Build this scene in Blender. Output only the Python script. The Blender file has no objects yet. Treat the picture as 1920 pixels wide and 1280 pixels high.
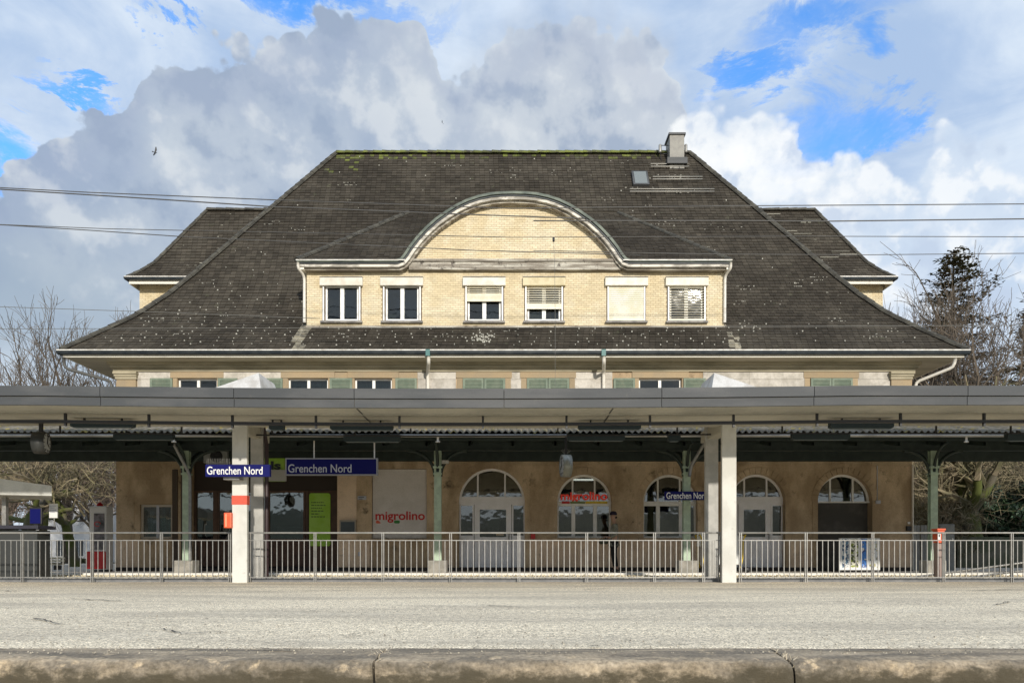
import bpy, bmesh, math, random
from math import sin, cos, pi, radians, atan, atan2, sqrt
from mathutils import Vector, Matrix, noise
from mathutils.geometry import tessellate_polygon

# ---------------------------------------------------------------- camera, sky, sun
SC = bpy.context.scene
COL = SC.collection
F = 1387.0            # focal length in photo pixels (photo 1920 wide)
HZ = 1036.0           # row of the horizon
EYE = 0.63            # eye height over the platform
cd = bpy.data.cameras.new('camera'); cam = bpy.data.objects.new('camera', cd); COL.objects.link(cam)
cam.location = (0, 0, EYE); cam.rotation_euler = (radians(90), 0, 0)
cd.sensor_width = 36; cd.lens = 36 * F / 1920; cd.shift_y = (HZ - 640) / 1920
cd.clip_start = 0.1; cd.clip_end = 5000
SC.camera = cam

SUN_A = radians(14); SUN_E = radians(19.7)
sv = Vector((sin(SUN_A) * cos(SUN_E), -cos(SUN_A) * cos(SUN_E), sin(SUN_E)))
sd = bpy.data.lights.new('sun', 'SUN'); so = bpy.data.objects.new('sun', sd); COL.objects.link(so)
sd.energy = 3.45; sd.angle = radians(1.4); sd.color = (1.0, 0.93, 0.82)
so.location = sv * 60; so.rotation_euler = (-sv).to_track_quat('-Z', 'Y').to_euler()

SC.view_settings.view_transform = 'Standard'
try: SC.view_settings.look = 'None'
except Exception: pass
SC.view_settings.gamma = 1; SC.view_settings.use_curve_mapping = False
SC.view_settings.exposure = 0.12

class NT:
    def __init__(s, tree): s.t = tree; s.n = tree.nodes; s.l = tree.links
    def node(s, typ, **kw):
        nd = s.n.new(typ)
        for k, v in kw.items(): setattr(nd, k, v)
        return nd
    def set(s, sock, v):
        if isinstance(v, bpy.types.NodeSocket): s.l.new(v, sock)
        elif v is not None: sock.default_value = v
    def math(s, op, a, b=None, c=None, clamp=False):
        nd = s.node('ShaderNodeMath', operation=op, use_clamp=clamp)
        s.set(nd.inputs[0], a); s.set(nd.inputs[1], b); s.set(nd.inputs[2], c)
        return nd.outputs[0]
    def noise(s, vec, scale, detail=6, rough=0.5, dist=0.0):
        nd = s.node('ShaderNodeTexNoise'); s.set(nd.inputs['Vector'], vec)
        nd.inputs['Scale'].default_value = scale; nd.inputs['Detail'].default_value = detail
        nd.inputs['Roughness'].default_value = rough; nd.inputs['Distortion'].default_value = dist
        return nd.outputs['Fac']
    def vor(s, vec, scale, feature='F1', smooth=None, rnd=1.0):
        nd = s.node('ShaderNodeTexVoronoi', feature=feature); s.set(nd.inputs['Vector'], vec)
        nd.inputs['Scale'].default_value = scale; nd.inputs['Randomness'].default_value = rnd
        if smooth is not None and 'Smoothness' in nd.inputs: nd.inputs['Smoothness'].default_value = smooth
        return nd.outputs['Distance']
    def step(s, v, lo, hi, smooth=True, a=0.0, b=1.0):
        nd = s.node('ShaderNodeMapRange', interpolation_type='SMOOTHSTEP' if smooth else 'LINEAR', clamp=True) if smooth else s.node('ShaderNodeMapRange', clamp=True)
        s.set(nd.inputs[0], v)
        for i, q in zip((1, 2, 3, 4), (lo, hi, a, b)): nd.inputs[i].default_value = q
        return nd.outputs[0]
    def mix(s, f, a, b, blend='MIX'):
        nd = s.node('ShaderNodeMix', data_type='RGBA', blend_type=blend)
        s.set(nd.inputs[0], f)
        def c(v): return (v[0], v[1], v[2], 1) if isinstance(v, (tuple, list)) else v
        s.set(nd.inputs[6], c(a)); s.set(nd.inputs[7], c(b))
        return nd.outputs[2]
    def vscale(s, vec, sc):
        nd = s.node('ShaderNodeMapping'); s.set(nd.inputs['Vector'], vec); nd.inputs['Scale'].default_value = sc
        return nd.outputs[0]

# ---- world: Nishita sky with a bank of cumulus and high cloud, all fixed to compass directions
W = bpy.data.worlds.new('World'); SC.world = W; W.use_nodes = True
W.cycles.sampling_method = 'MANUAL'; W.cycles.sample_map_resolution = 512
nt = NT(W.node_tree); nt.n.clear()
out = nt.node('ShaderNodeOutputWorld'); bg = nt.node('ShaderNodeBackground')
nt.l.new(bg.outputs[0], out.inputs[0]); bg.inputs['Strength'].default_value = 0.095
sky = nt.node('ShaderNodeTexSky', sky_type='NISHITA', sun_disc=False)
sky.sun_elevation = SUN_E; sky.sun_rotation = pi - SUN_A; sky.altitude = 450
sky.air_density = 1.0; sky.dust_density = 0.6; sky.ozone_density = 2.5
blue = nt.mix(1.0, sky.outputs[0], (1.25, 2.35, 3.3), 'MULTIPLY')
tc = nt.node('ShaderNodeTexCoord'); D = tc.outputs['Generated']
sp = nt.node('ShaderNodeSeparateXYZ'); nt.l.new(D, sp.inputs[0])
az = nt.math('ARCTAN2', sp.outputs[0], sp.outputs[1]); el = nt.math('ARCSINE', sp.outputs[2])
def PE(px, py):
    a = atan((px - 960) / F); return a, atan((HZ - py) / F * cos(a))
def fc(pts, x, lo=-0.72, hi=0.72, vmax=0.85):
    nd = nt.node('ShaderNodeFloatCurve'); c = nd.mapping.curves[0]
    q = [PE(px, py) for px, py in pts]
    q = [((a - lo) / (hi - lo), e / vmax) for a, e in q]
    c.points[0].location = (0.0, q[0][1]); c.points[1].location = (1.0, q[-1][1])
    for u, v in q[1:-1] if q[0][0] <= 0 else q:
        if 0.001 < u < 0.999: c.points.new(u, v)
    nd.mapping.use_clip = True; nd.mapping.update()
    u = nt.math('DIVIDE', nt.math('SUBTRACT', x, lo), hi - lo, clamp=True)
    nt.l.new(u, nd.inputs['Value']); nd.inputs['Factor'].default_value = 1
    return nt.math('MULTIPLY', nd.outputs[0], vmax)
nA = nt.noise(D, 7, 6, 0.55); nB = nt.noise(nt.vscale(D, (1, 1, 1.3)), 13, 6, 0.6); nC = nt.noise(D, 2.6, 5, 0.5)
def relief(scale, off, det=5):
    va = nt.node('ShaderNodeVectorMath', operation='ADD'); nt.l.new(D, va.inputs[0]); va.inputs[1].default_value = off
    return nt.math('SUBTRACT', nt.noise(D, scale, det, 0.58), nt.noise(va.outputs[0], scale, det, 0.58))
rel = nt.math('ADD', relief(5.5, (0.03, 0, 0.035)), nt.math('MULTIPLY', relief(14, (0.012, 0, 0.014)), 0.8))
def vrelief(scale, off):
    va = nt.node('ShaderNodeVectorMath', operation='ADD'); nt.l.new(D, va.inputs[0]); va.inputs[1].default_value = off
    wv = []
    for q in (D, va.outputs[0]):
        wn_ = nt.node('ShaderNodeTexNoise'); nt.l.new(q, wn_.inputs['Vector']); wn_.inputs['Scale'].default_value = scale * .8; wn_.inputs['Detail'].default_value = 4
        vm = nt.node('ShaderNodeVectorMath', operation='SCALE'); nt.l.new(wn_.outputs['Color'], vm.inputs[0]); vm.inputs['Scale'].default_value = 0.9 / scale
        va2 = nt.node('ShaderNodeVectorMath', operation='ADD'); nt.l.new(q, va2.inputs[0]); nt.l.new(vm.outputs[0], va2.inputs[1]); wv.append(nt.vor(va2.outputs[0], scale, 'F1'))
    return nt.math('SUBTRACT', wv[1], wv[0])
vrel = vrelief(12, (0.014, 0, 0.018))
v3 = nt.vor(D, 72, 'F1')
nF = nt.noise(nt.vscale(D, (1, 1, 1.8)), 3.2, 7, 0.65, 0.8); nG = nt.noise(nt.vscale(D, (1.2, 1, 2.2)), 6.5, 7, 0.68, 0.6)
nD = nt.noise(D, 30, 6, 0.6); nE = nt.noise(nt.vscale(D, (1, 1, 2.6)), 4.5, 9, 0.6, 0.4)
v1 = nt.vor(D, 15, 'SMOOTH_F1', 0.35); v2 = nt.vor(D, 34, 'F1')
azw = nt.math('ADD', az, nt.math('MULTIPLY', nt.math('SUBTRACT', nB, 0.5), 0.06))
elw = nt.math('ADD', el, nt.math('MULTIPLY', v1, 0.045))
elw = nt.math('ADD', elw, nt.math('MULTIPLY', v2, 0.03))
elw = nt.math('ADD', elw, nt.math('MULTIPLY', nt.math('SUBTRACT', nD, 0.5), 0.02))
elw = nt.math('ADD', elw, nt.math('MULTIPLY', v3, 0.014))
elw = nt.math('SUBTRACT', elw, 0.044)
# big grey cumulus
top1 = fc([(-250, 470), (0, 352), (80, 300), (130, 262), (200, 222), (255, 185), (290, 138), (345, 102), (420, 98), (500, 78), (570, 72),
           (612, 38), (660, 20), (705, 45), (735, 32), (785, 34), (815, 80), (850, 130), (900, 110), (960, 70), (1030, 28), (1110, 30), (1170, 62),
           (1215, 88), (1262, 125), (1284, 190), (1300, 330), (1350, 600), (1500, 900), (1900, 950)], azw)
d1 = nt.math('SUBTRACT', top1, elw)
m1 = nt.step(d1, -0.001, 0.0045); m1b = nt.step(d1, -0.05, 0.03)
soft = nt.step(az, atan((780 - 960) / F), atan((900 - 960) / F))       # the right-hand part melts into the haze
m1 = nt.math('ADD', nt.math('MULTIPLY', m1, nt.math('SUBTRACT', 1.0, nt.math('MULTIPLY', soft, 0.55))), nt.math('MULTIPLY', nt.math('MULTIPLY', m1b, soft), 0.55))
# white cumulus to the right
top2 = fc([(-600, 1000), (1180, 900), (1240, 330), (1290, 210), (1350, 190), (1420, 200), (1470, 228), (1500, 262), (1512, 305), (1545, 318), (1575, 285),
           (1610, 282), (1660, 305), (1700, 330), (1730, 285), (1765, 240), (1800, 250), (1860, 300), (1960, 290), (2300, 330)], azw)
d2 = nt.math('SUBTRACT', top2, elw); m2 = nt.step(d2, -0.003, 0.014)
# high thin cloud with gaps
gaps = [(560, 8, 150, 26), (655, 0, 60, 22), (150, 192, 70, 12), (25, 285, 55, 26), (5, 330, 40, 18), (1600, 18, 120, 46), (1700, 60, 40, 30), (1430, 122, 95, 24),
        (1560, 235, 75, 62), (1650, 222, 100, 42), (1750, 190, 60, 28), (1500, 300, 60, 30), (300, 20, 60, 14), (-150, 200, 120, 60), (2150, 120, 120, 60)]
azg = nt.math('ADD', az, nt.math('MULTIPLY', nt.math('SUBTRACT', nF, 0.5), 0.30)); elg = nt.math('ADD', el, nt.math('MULTIPLY', nt.math('SUBTRACT', nG, 0.5), 0.20))
g = None
for px, py, sx, sy in gaps:
    a0, e0 = PE(px, py); sa = sx / F * cos(a0) ** 2; se = sy / F * cos(a0) * cos(e0) ** 2
    q = nt.math('POWER', nt.math('DIVIDE', nt.math('SUBTRACT', azg, a0), sa * 1.08), 2)
    r = nt.math('POWER', nt.math('DIVIDE', nt.math('SUBTRACT', elg, e0), se * 1.12), 2)
    v = nt.math('SUBTRACT', 1.25, nt.math('ADD', q, r))
    g = v if g is None else nt.math('MAXIMUM', g, v)
g = nt.math('MAXIMUM', g, -1.6)
g = nt.math('ADD', g, nt.math('MULTIPLY', nt.math('SUBTRACT', nE, 0.5), 3.4))
g = nt.math('ADD', g, nt.math('MULTIPLY', nt.math('SUBTRACT', nC, 0.5), 1.2))
gap = nt.step(g, -1.45, 1.7)
hi_n = nt.step(nt.math('ADD', nt.math('MULTIPLY', nE, 0.6), nt.math('MULTIPLY', nA, 0.4)), 0.34, 0.68)
high = nt.mix(hi_n, (4.1, 5.5, 7.8), (7.7, 8.6, 9.6))
c = nt.mix(gap, high, blue)
# shading inside the clouds (they are lit bodies seen far off)
s1 = nt.step(nt.math('ADD', nt.math('MULTIPLY', nA, 0.55), nt.math('MULTIPLY', nC, 0.45)), 0.40, 0.62)
grey = nt.mix(s1, (3.5, 4.4, 5.9), (5.7, 6.4, 7.2))
rgt = nt.step(az, -0.25, 0.15); grey = nt.mix(nt.math('MULTIPLY', rgt, 0.55), grey, (7.0, 7.4, 7.8))
a0, e0 = PE(-40, 470)
lowl = nt.math('MULTIPLY', nt.step(az, -0.28, -0.62, True, 0, 1), nt.step(el, 0.16, 0.36, True, 1, 0))
nlow = nt.step(az, -0.62, -0.18, True, 1, 0); elow = nt.step(el, 0.20, 0.44, True, 1, 0)
grey = nt.mix(nt.math('MULTIPLY', nt.math('MULTIPLY', nlow, elow), 0.75), grey, (3.1, 4.15, 5.1))
bil = nt.step(nt.math('ADD', nt.math('MULTIPLY', v1, 1.0), nt.math('MULTIPLY', v2, 0.7)), 0.25, 0.85)
grey = nt.mix(nt.math('MULTIPLY', bil, 0.15), grey, (3.7, 4.4, 5.6))
calm = nt.math('SUBTRACT', 1.0, nt.math('MULTIPLY', nt.math('MULTIPLY', nlow, elow), 0.75))
rel2 = nt.math('MULTIPLY', nt.math('ADD', rel, nt.math('MULTIPLY', vrel, 0.30)), calm)
grey = nt.mix(nt.step(rel2, 0.0, 0.19, True, 0, 0.7), grey, (3.0, 3.85, 5.3)); grey = nt.mix(nt.step(rel2, 0.0, -0.19, True, 0, 0.6), grey, (7.6, 8.0, 8.3))
edge1 = nt.math('MULTIPLY', nt.step(d1, 0.0, 0.02), nt.step(d1, 0.02, 0.07, True, 1, 0)); grey = nt.mix(nt.math('MULTIPLY', edge1, 0.30), grey, (3.6, 4.3, 5.9))
c = nt.mix(m1, c, grey)
wn = nt.step(nt.math('ADD', nt.math('MULTIPLY', nB, 0.5), nt.math('MULTIPLY', nA, 0.5)), 0.40, 0.60)
white = nt.mix(wn, (6.4, 7.4, 8.7), (9.9, 10.0, 10.0))
br = nt.math('MULTIPLY', nt.step(az, 0.22, 0.36, True, 1, 0), 0.6); white = nt.mix(br, white, (9.8, 9.9, 9.8))
farr = nt.step(az, 0.42, 0.56); white = nt.mix(nt.math('MULTIPLY', farr, 0.75), white, (5.3, 6.6, 8.4))
relw = nt.math('ADD', rel, nt.math('MULTIPLY', vrel, 0.4))
white = nt.mix(nt.step(relw, 0.01, 0.18, True, 0, 0.8), white, (5.3, 6.3, 7.9)); white = nt.mix(nt.step(relw, 0.0, -0.14, True, 0, 0.6), white, (10.4, 10.4, 10.2))
c = nt.mix(nt.math('MULTIPLY', m2, 0.93), c, white)
# pale band close to the horizon
hzb = nt.step(nt.math('ADD', el, nt.math('MULTIPLY', nt.math('SUBTRACT', nA, 0.5), 0.25)), 0.10, 0.30, True, 1, 0)
c = nt.mix(nt.math('MULTIPLY', hzb, 0.9), c, (6.9, 7.8, 8.8))
c = nt.mix(nt.step(el, -0.05, -0.01, True, 1, 0), c, (1.4, 1.35, 1.2))
nt.l.new(c, bg.inputs['Color'])

# ---------------------------------------------------------------- helpers
def X(px, d): return (px - 960) / F * d
def Z(py, d): return EYE + (HZ - py) / F * d
def P(px, py, d): return Vector((X(px, d), d, Z(py, d)))
R = random.Random(7)

MATS = {}
def M(name, col, rough=0.75, col2=None, scale=2.0, lo=0.4, hi=0.62, bump=0.0, bscale=40.0, stretch=(1, 1, 1), rnd=0.0, fine=0.12, metal=0.0, emit=None, spec=None, col3=None, lo3=0.55, hi3=0.7, scale3=9.0):
    if name in MATS: return MATS[name]
    m = bpy.data.materials.new(name); m.use_nodes = True; n = NT(m.node_tree)
    b = m.node_tree.nodes['Principled BSDF']
    geo = n.node('ShaderNodeNewGeometry'); pos = geo.outputs['Position']
    vec = n.vscale(pos, stretch)
    c = n.mix(n.step(n.noise(vec, scale, 8, 0.6), lo, hi), col, col2) if col2 else None
    if col3:
        c = n.mix(n.step(n.noise(pos, scale3, 6, 0.65), lo3, hi3), c if c else col, col3)
    if fine:
        f = n.step(n.noise(pos, bscale, 4, 0.6), 0.25, 0.75, False, 1 - fine, 1 + fine)
        cc = n.node('ShaderNodeCombineColor')
        for i in range(3): n.l.new(f, cc.inputs[i])
        c = n.mix(1.0, c if c else col, cc.outputs[0], 'MULTIPLY')
    if rnd:
        oi = n.node('ShaderNodeObjectInfo')
        v = n.math('FRACT', n.math('ADD', geo.outputs['Random Per Island'], oi.outputs['Random']))
        f = n.step(v, 0, 1, False, 1 - rnd, 1 + rnd)
        cc = n.node('ShaderNodeCombineColor')
        for i in range(3): n.l.new(f, cc.inputs[i])
        c = n.mix(1.0, c if c else col, cc.outputs[0], 'MULTIPLY')
    if c is None: b.inputs['Base Color'].default_value = (*col, 1)
    else: n.l.new(c, b.inputs['Base Color'])
    b.inputs['Roughness'].default_value = rough; b.inputs['Metallic'].default_value = metal
    if spec is not None: b.inputs['Specular IOR Level'].default_value = spec
    if bump:
        bn = n.node('ShaderNodeBump'); bn.inputs['Strength'].default_value = bump; bn.inputs['Distance'].default_value = 0.02
        n.l.new(n.noise(vec, bscale, 5, 0.65), bn.inputs['Height']); n.l.new(bn.outputs[0], b.inputs['Normal'])
    if emit:
        b.inputs['Emission Color'].default_value = (*emit[0], 1); b.inputs['Emission Strength'].default_value = emit[1]
    MATS[name] = m; return m

def glass(name, tint=(0.5, 0.55, 0.55), refl=0.35, rough=0.03):
    if name in MATS: return MATS[name]
    m = bpy.data.materials.new(name); m.use_nodes = True; n = NT(m.node_tree); m.node_tree.nodes.clear()
    o = n.node('ShaderNodeOutputMaterial'); mx = n.node('ShaderNodeMixShader')
    t = n.node('ShaderNodeBsdfTransparent'); t.inputs[0].default_value = (*tint, 1)
    g_ = n.node('ShaderNodeBsdfGlossy'); g_.inputs['Roughness'].default_value = rough; g_.inputs[0].default_value = (0.95, 0.92, 0.85, 1)
    geo = n.node('ShaderNodeNewGeometry'); bn = n.node('ShaderNodeBump'); bn.inputs['Strength'].default_value = 0.06; bn.inputs['Distance'].default_value = 0.05
    n.l.new(n.noise(geo.outputs['Position'], 2.3, 2), bn.inputs['Height']); n.l.new(bn.outputs[0], g_.inputs['Normal'])
    lw = n.node('ShaderNodeFresnel'); lw.inputs[0].default_value = 1.5
    fac = n.math('ADD', n.math('MULTIPLY', lw.outputs[0], 0.5), refl, clamp=True)
    n.l.new(fac, mx.inputs[0]); n.l.new(t.outputs[0], mx.inputs[1]); n.l.new(g_.outputs[0], mx.inputs[2]); n.l.new(mx.outputs[0], o.inputs[0])
    MATS[name] = m; return m

class MB:
    def __init__(s): s.v = []; s.f = []; s.m = []; s.smooth = []
    def face(s, pts, mi=0, sm=False):
        i = len(s.v); s.v += [tuple(p) for p in pts]; s.f.append(tuple(range(i, i + len(pts)))); s.m.append(mi); s.smooth.append(sm)
    def box(s, x0, x1, y0, y1, z0, z1, mi=0):
        i = len(s.v)
        s.v += [(x0, y0, z0), (x1, y0, z0), (x1, y1, z0), (x0, y1, z0), (x0, y0, z1), (x1, y0, z1), (x1, y1, z1), (x0, y1, z1)]
        for q in ((0, 3, 2, 1), (4, 5, 6, 7), (0, 1, 5, 4), (1, 2, 6, 5), (2, 3, 7, 6), (3, 0, 4, 7)):
            s.f.append(tuple(i + k for k in q)); s.m.append(mi); s.smooth.append(False)
        return s
    def prism(s, pts, y0, y1, mi=0):           # pts: (x, z) polygon, extruded along y
        tri = tessellate_polygon([[Vector((x, z, 0)) for x, z in pts]])
        i = len(s.v); n = len(pts)
        s.v += [(x, y0, z) for x, z in pts] + [(x, y1, z) for x, z in pts]
        for t in tri:
            s.f.append(tuple(i + k for k in t)); s.f.append(tuple(i + n + k for k in reversed(t))); s.m += [mi, mi]; s.smooth += [False, False]
        for k in range(n):
            s.f.append((i + k, i + (k + 1) % n, i + n + (k + 1) % n, i + n + k)); s.m.append(mi); s.smooth.append(False)
        return s
    def tube(s, pts, r, n=8, mi=0, caps=True, r2=None):
        pts = [Vector(p) for p in pts]; rings = []; up = None
        for k, p in enumerate(pts):
            a = pts[max(0, k - 1)]; b = pts[min(len(pts) - 1, k + 1)]; t = (b - a).normalized()
            if up is None or abs(up.dot(t)) > 0.99:
                up = Vector((0, 0, 1)) if abs(t.z) < 0.9 else Vector((0, 1, 0))
            u = t.cross(up).normalized(); w = u.cross(t); up = w
            rr = r if r2 is None else r + (r2 - r) * k / (len(pts) - 1)
            if isinstance(r, (list, tuple)): rr = r[k]
            i = len(s.v); rings.append(i)
            for j in range(n):
                an = 2 * pi * j / n; q = p + (u * cos(an) + w * sin(an)) * rr; s.v.append(tuple(q))
        for k in range(len(rings) - 1):
            for j in range(n):
                s.f.append((rings[k] + j, rings[k] + (j + 1) % n, rings[k + 1] + (j + 1) % n, rings[k + 1] + j)); s.m.append(mi); s.smooth.append(n > 4)
        if caps:
            s.f.append(tuple(rings[0] + j for j in range(n))); s.f.append(tuple(rings[-1] + n - 1 - j for j in range(n))); s.m += [mi, mi]; s.smooth += [False, False]
        return s
    def lathe(s, prof, c, axis='Z', n=20, mi=0):   # prof (r, h)
        rings = []
        for r, h in prof:
            i = len(s.v); rings.append(i)
            for j in range(n):
                a = 2 * pi * j / n; q = (r * cos(a), r * sin(a), h)
                if axis == 'Y': q = (q[0], q[2], q[1])
                if axis == 'X': q = (q[2], q[0], q[1])
                s.v.append((c[0] + q[0], c[1] + q[1], c[2] + q[2]))
        for k in range(len(rings) - 1):
            for j in range(n):
                s.f.append((rings[k] + j, rings[k] + (j + 1) % n, rings[k + 1] + (j + 1) % n, rings[k + 1] + j)); s.m.append(mi); s.smooth.append(True)
        return s
    def extrude_x(s, prof, xs, zoff=None, closed=True, mi=0, sm=False):   # prof (y, z)
        rings = []
        for x in xs:
            i = len(s.v); rings.append(i); o = zoff(x) if zoff else 0
            s.v += [(x, y, z + o) for y, z in prof]
        n = len(prof)
        for k in range(len(rings) - 1):
            for j in range(n if closed else n - 1):
                s.f.append((rings[k] + j, rings[k + 1] + j, rings[k + 1] + (j + 1) % n, rings[k] + (j + 1) % n)); s.m.append(mi); s.smooth.append(sm)
        if closed:
            s.f.append(tuple(rings[0] + j for j in range(n))); s.f.append(tuple(rings[-1] + n - 1 - j for j in range(n))); s.m += [mi, mi]; s.smooth += [False, False]
        return s
    def mesh(s, name, mats):
        me = bpy.data.meshes.new(name); me.from_pydata(s.v, [], s.f)
        for m in (mats if isinstance(mats, (list, tuple)) else [mats]): me.materials.append(m)
        me.polygons.foreach_set('material_index', s.m); me.polygons.foreach_set('use_smooth', s.smooth); me.update()
        return me
    def obj(s, name, mats, parent=None, kind=None):
        off = Vector((0, 0, 0)); p = parent
        while p is not None: off += Vector(p.location); p = p.parent
        if off.length:
            s.v = [(a - off.x, b - off.y, c_ - off.z) for a, b, c_ in s.v]
        o = bpy.data.objects.new(name, s.mesh(name, mats)); COL.objects.link(o)
        if parent: o.parent = parent
        if kind: o['kind'] = kind
        return o

def fixn(o):
    bm = bmesh.new(); bm.from_mesh(o.data); bmesh.ops.recalc_face_normals(bm, faces=bm.faces); bm.to_mesh(o.data); bm.free(); return o
def tag(o, label=None, cat=None, group=None, kind=None):
    if label: o['label'] = label
    if cat: o['category'] = cat
    if group: o['group'] = group
    if kind: o['kind'] = kind
    return o
def thing(name, label, cat, loc=(0, 0, 0), group=None):
    o = bpy.data.objects.new(name, None); COL.objects.link(o); o.location = loc; o.empty_display_size = 0.2
    return tag(o, label, cat, group)
def part(name, me, parent, loc=(0, 0, 0), rot=None):
    o = bpy.data.objects.new(name, me); COL.objects.link(o); o.parent = parent; o.location = loc
    if rot: o.rotation_euler = rot
    return o
def copy_tree(o, parent=None):
    c_ = o.copy(); COL.objects.link(c_)
    if parent: c_.parent = parent
    for ch in list(o.children): copy_tree(ch, c_)
    return c_
def bevel(o, w=0.01, seg=2):
    bm = bmesh.new(); bm.from_mesh(o.data)
    bmesh.ops.remove_doubles(bm, verts=bm.verts, dist=1e-5)
    bmesh.ops.bevel(bm, geom=[e for e in bm.edges if e.is_manifold and e.calc_face_angle(0) > 0.5], offset=w, segments=seg, affect='EDGES', profile=0.6)
    bm.to_mesh(o.data); bm.free(); return o
def text(body, size, loc, mat, parent, ext=0.006, bold=0.0, width=None, name='lettering', height=None, space=1.0):
    cu = bpy.data.curves.new('t', 'FONT'); cu.body = body; cu.size = size; cu.extrude = ext; cu.offset = bold; cu.space_character = space
    cu.align_x = 'LEFT'; cu.align_y = 'BOTTOM_BASELINE'
    t = bpy.data.objects.new('t', cu); COL.objects.link(t); bpy.context.view_layer.update()
    me = bpy.data.meshes.new_from_object(t.evaluated_get(bpy.context.evaluated_depsgraph_get()))
    bpy.data.objects.remove(t); bpy.data.curves.remove(cu)
    xs = [v.co.x for v in me.vertices]; ys = [v.co.y for v in me.vertices]
    sx = 1 if width is None else width / (max(xs) - min(xs)); x0 = min(xs)
    sy = 1 if height is None else height / (max(ys) - min(ys))
    for v in me.vertices: v.co = ((v.co.x - x0) * sx, -v.co.z, v.co.y * sy)   # upright, facing -Y
    me.materials.clear(); me.materials.append(mat)
    o = bpy.data.objects.new(name, me); COL.objects.link(o)
    off = Vector((0, 0, 0)); p = parent
    while p is not None: off += Vector(p.location); p = p.parent
    o.location = Vector(loc) - off; o.parent = parent
    return o
def subtract(iv, cuts):
    res = list(iv)
    for c0, c1 in cuts:
        nw = []
        for a, b in res:
            if c1 <= a or c0 >= b: nw.append((a, b)); continue
            if c0 > a: nw.append((a, c0))
            if c1 < b: nw.append((c1, b))
        res = nw
    return res
def wall_holes(mb, outer, holes, y, depth, mi=0, mr=0):      # outer/holes (x, z); reveals go back by depth
    polys = [[Vector((x, z, 0)) for x, z in outer]] + [[Vector((x, z, 0)) for x, z in h] for h in holes]
    flat = [p for q in polys for p in q]; i = len(mb.v)
    mb.v += [(p.x, y, p.y) for p in flat]
    for t in tessellate_polygon(polys):
        a, b, c_ = (flat[k] for k in t)
        if abs((b - a).cross(c_ - a).z) < 1e-9: continue
        mb.f.append(tuple(i + k for k in t)); mb.m.append(mi); mb.smooth.append(False)
    for h in holes:
        for k in range(len(h)):
            (xa, za), (xb, zb) = h[k], h[(k + 1) % len(h)]
            mb.face([(xa, y, za), (xb, y, zb), (xb, y + depth, zb), (xa, y + depth, za)], mr)
def arch_pts(cx, hw, zb, zs, n=20):           # door/window outline with a semicircular head
    return [(cx - hw, zb), (cx + hw, zb)] + [(cx + hw * cos(pi * k / n), zs + hw * sin(pi * k / n)) for k in range(n + 1)]
def rect_pts(x0, x1, z0, z1): return [(x0, z0), (x1, z0), (x1, z1), (x0, z1)]
# ---------------------------------------------------------------- materials
m_tile = M('roof_tile', (0.045, 0.0385, 0.030), 0.9, (0.068, 0.059, 0.046), 0.5, spec=0.15, rnd=0.24, bump=0.4, bscale=55, fine=0.3, col3=(0.085, 0.085, 0.055), lo3=0.62, hi3=0.74, scale3=3.5)
m_tile_pale = M('bleached_roof_tile', (0.30, 0.27, 0.20), 0.85, (0.10, 0.09, 0.07), 5, rnd=0.3)
m_tile_under = M('roof_underlay', (0.02, 0.018, 0.015), 0.9)
m_moss = M('mossy_ridge', (0.13, 0.15, 0.03), 0.95, (0.05, 0.048, 0.03), 2.5, bump=0.6, rnd=0.3, fine=0.35, col3=(0.22, 0.21, 0.13), lo3=0.62, hi3=0.68, scale3=14)
m_ridge = M('grey_ridge_tile', (0.045, 0.042, 0.034), 0.9, (0.075, 0.07, 0.055), 4, rnd=0.35, fine=0.3, col3=(0.3, 0.3, 0.25), lo3=0.66, hi3=0.7, scale3=12)
m_lichen = M('pale_hook', (0.33, 0.32, 0.275), 0.7, rnd=0.3)
m_brick = M('yellow_brick', (0.64, 0.535, 0.345), 0.8, (0.69, 0.605, 0.43), 1.5, rnd=0.09, fine=0.12, col3=(0.5, 0.42, 0.27), lo3=0.60, hi3=0.78, scale3=1.2)
m_mortar = M('mortar', (0.42, 0.33, 0.20), 0.9, fine=0.2)
m_stone_dk = M('stained_stone', (0.36, 0.262, 0.16), 0.85, (0.62, 0.48, 0.32), 1.1, lo=0.36, hi=0.66, bump=0.25, bscale=30, rnd=0.07, fine=0.16, stretch=(1, 1, 0.55), col3=(0.12, 0.09, 0.055), lo3=0.56, hi3=0.74, scale3=2.3)
m_stone_lo = M('bounce_lit_wall', (0.80, 0.62, 0.45), 0.85, (0.68, 0.52, 0.37), 1.6, bump=0.2, bscale=30, rnd=0.05, col3=(0.22, 0.17, 0.12), lo3=0.62, hi3=0.76, scale3=3)  # bounced light on the lower wall put into a paler base colour
m_stone_wh = M('whitish_stone', (0.56, 0.525, 0.47), 0.85, (0.42, 0.39, 0.34), 3.0, bump=0.5, bscale=14, rnd=0.08)
m_stone_tan = M('tan_sandstone', (0.36, 0.275, 0.17), 0.85, (0.33, 0.26, 0.17), 2.5, bump=0.2, rnd=0.1, fine=0.15)
m_cornice = M('olive_cornice', (0.42, 0.37, 0.26), 0.8, (0.28, 0.25, 0.17), 1.2, stretch=(0.5, 1, 2))
m_soffit = M('painted_soffit', (0.55, 0.50, 0.40), 0.75, (0.42, 0.38, 0.29), 1.0, stretch=(0.4, 2, 1))
m_whitewood = M('white_painted_wood', (0.78, 0.75, 0.66), 0.6, (0.5, 0.46, 0.4), 4, lo=0.52, hi=0.75, stretch=(0.4, 1, 2))
m_worn = M('weathered_wood', (0.24, 0.21, 0.17), 0.85, (0.5, 0.47, 0.40), 2.5, lo=0.45, hi=0.6, stretch=(0.35, 1, 5), fine=0.25, bscale=30, col3=(0.1, 0.085, 0.07), lo3=0.55, hi3=0.68, scale3=5)
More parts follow.
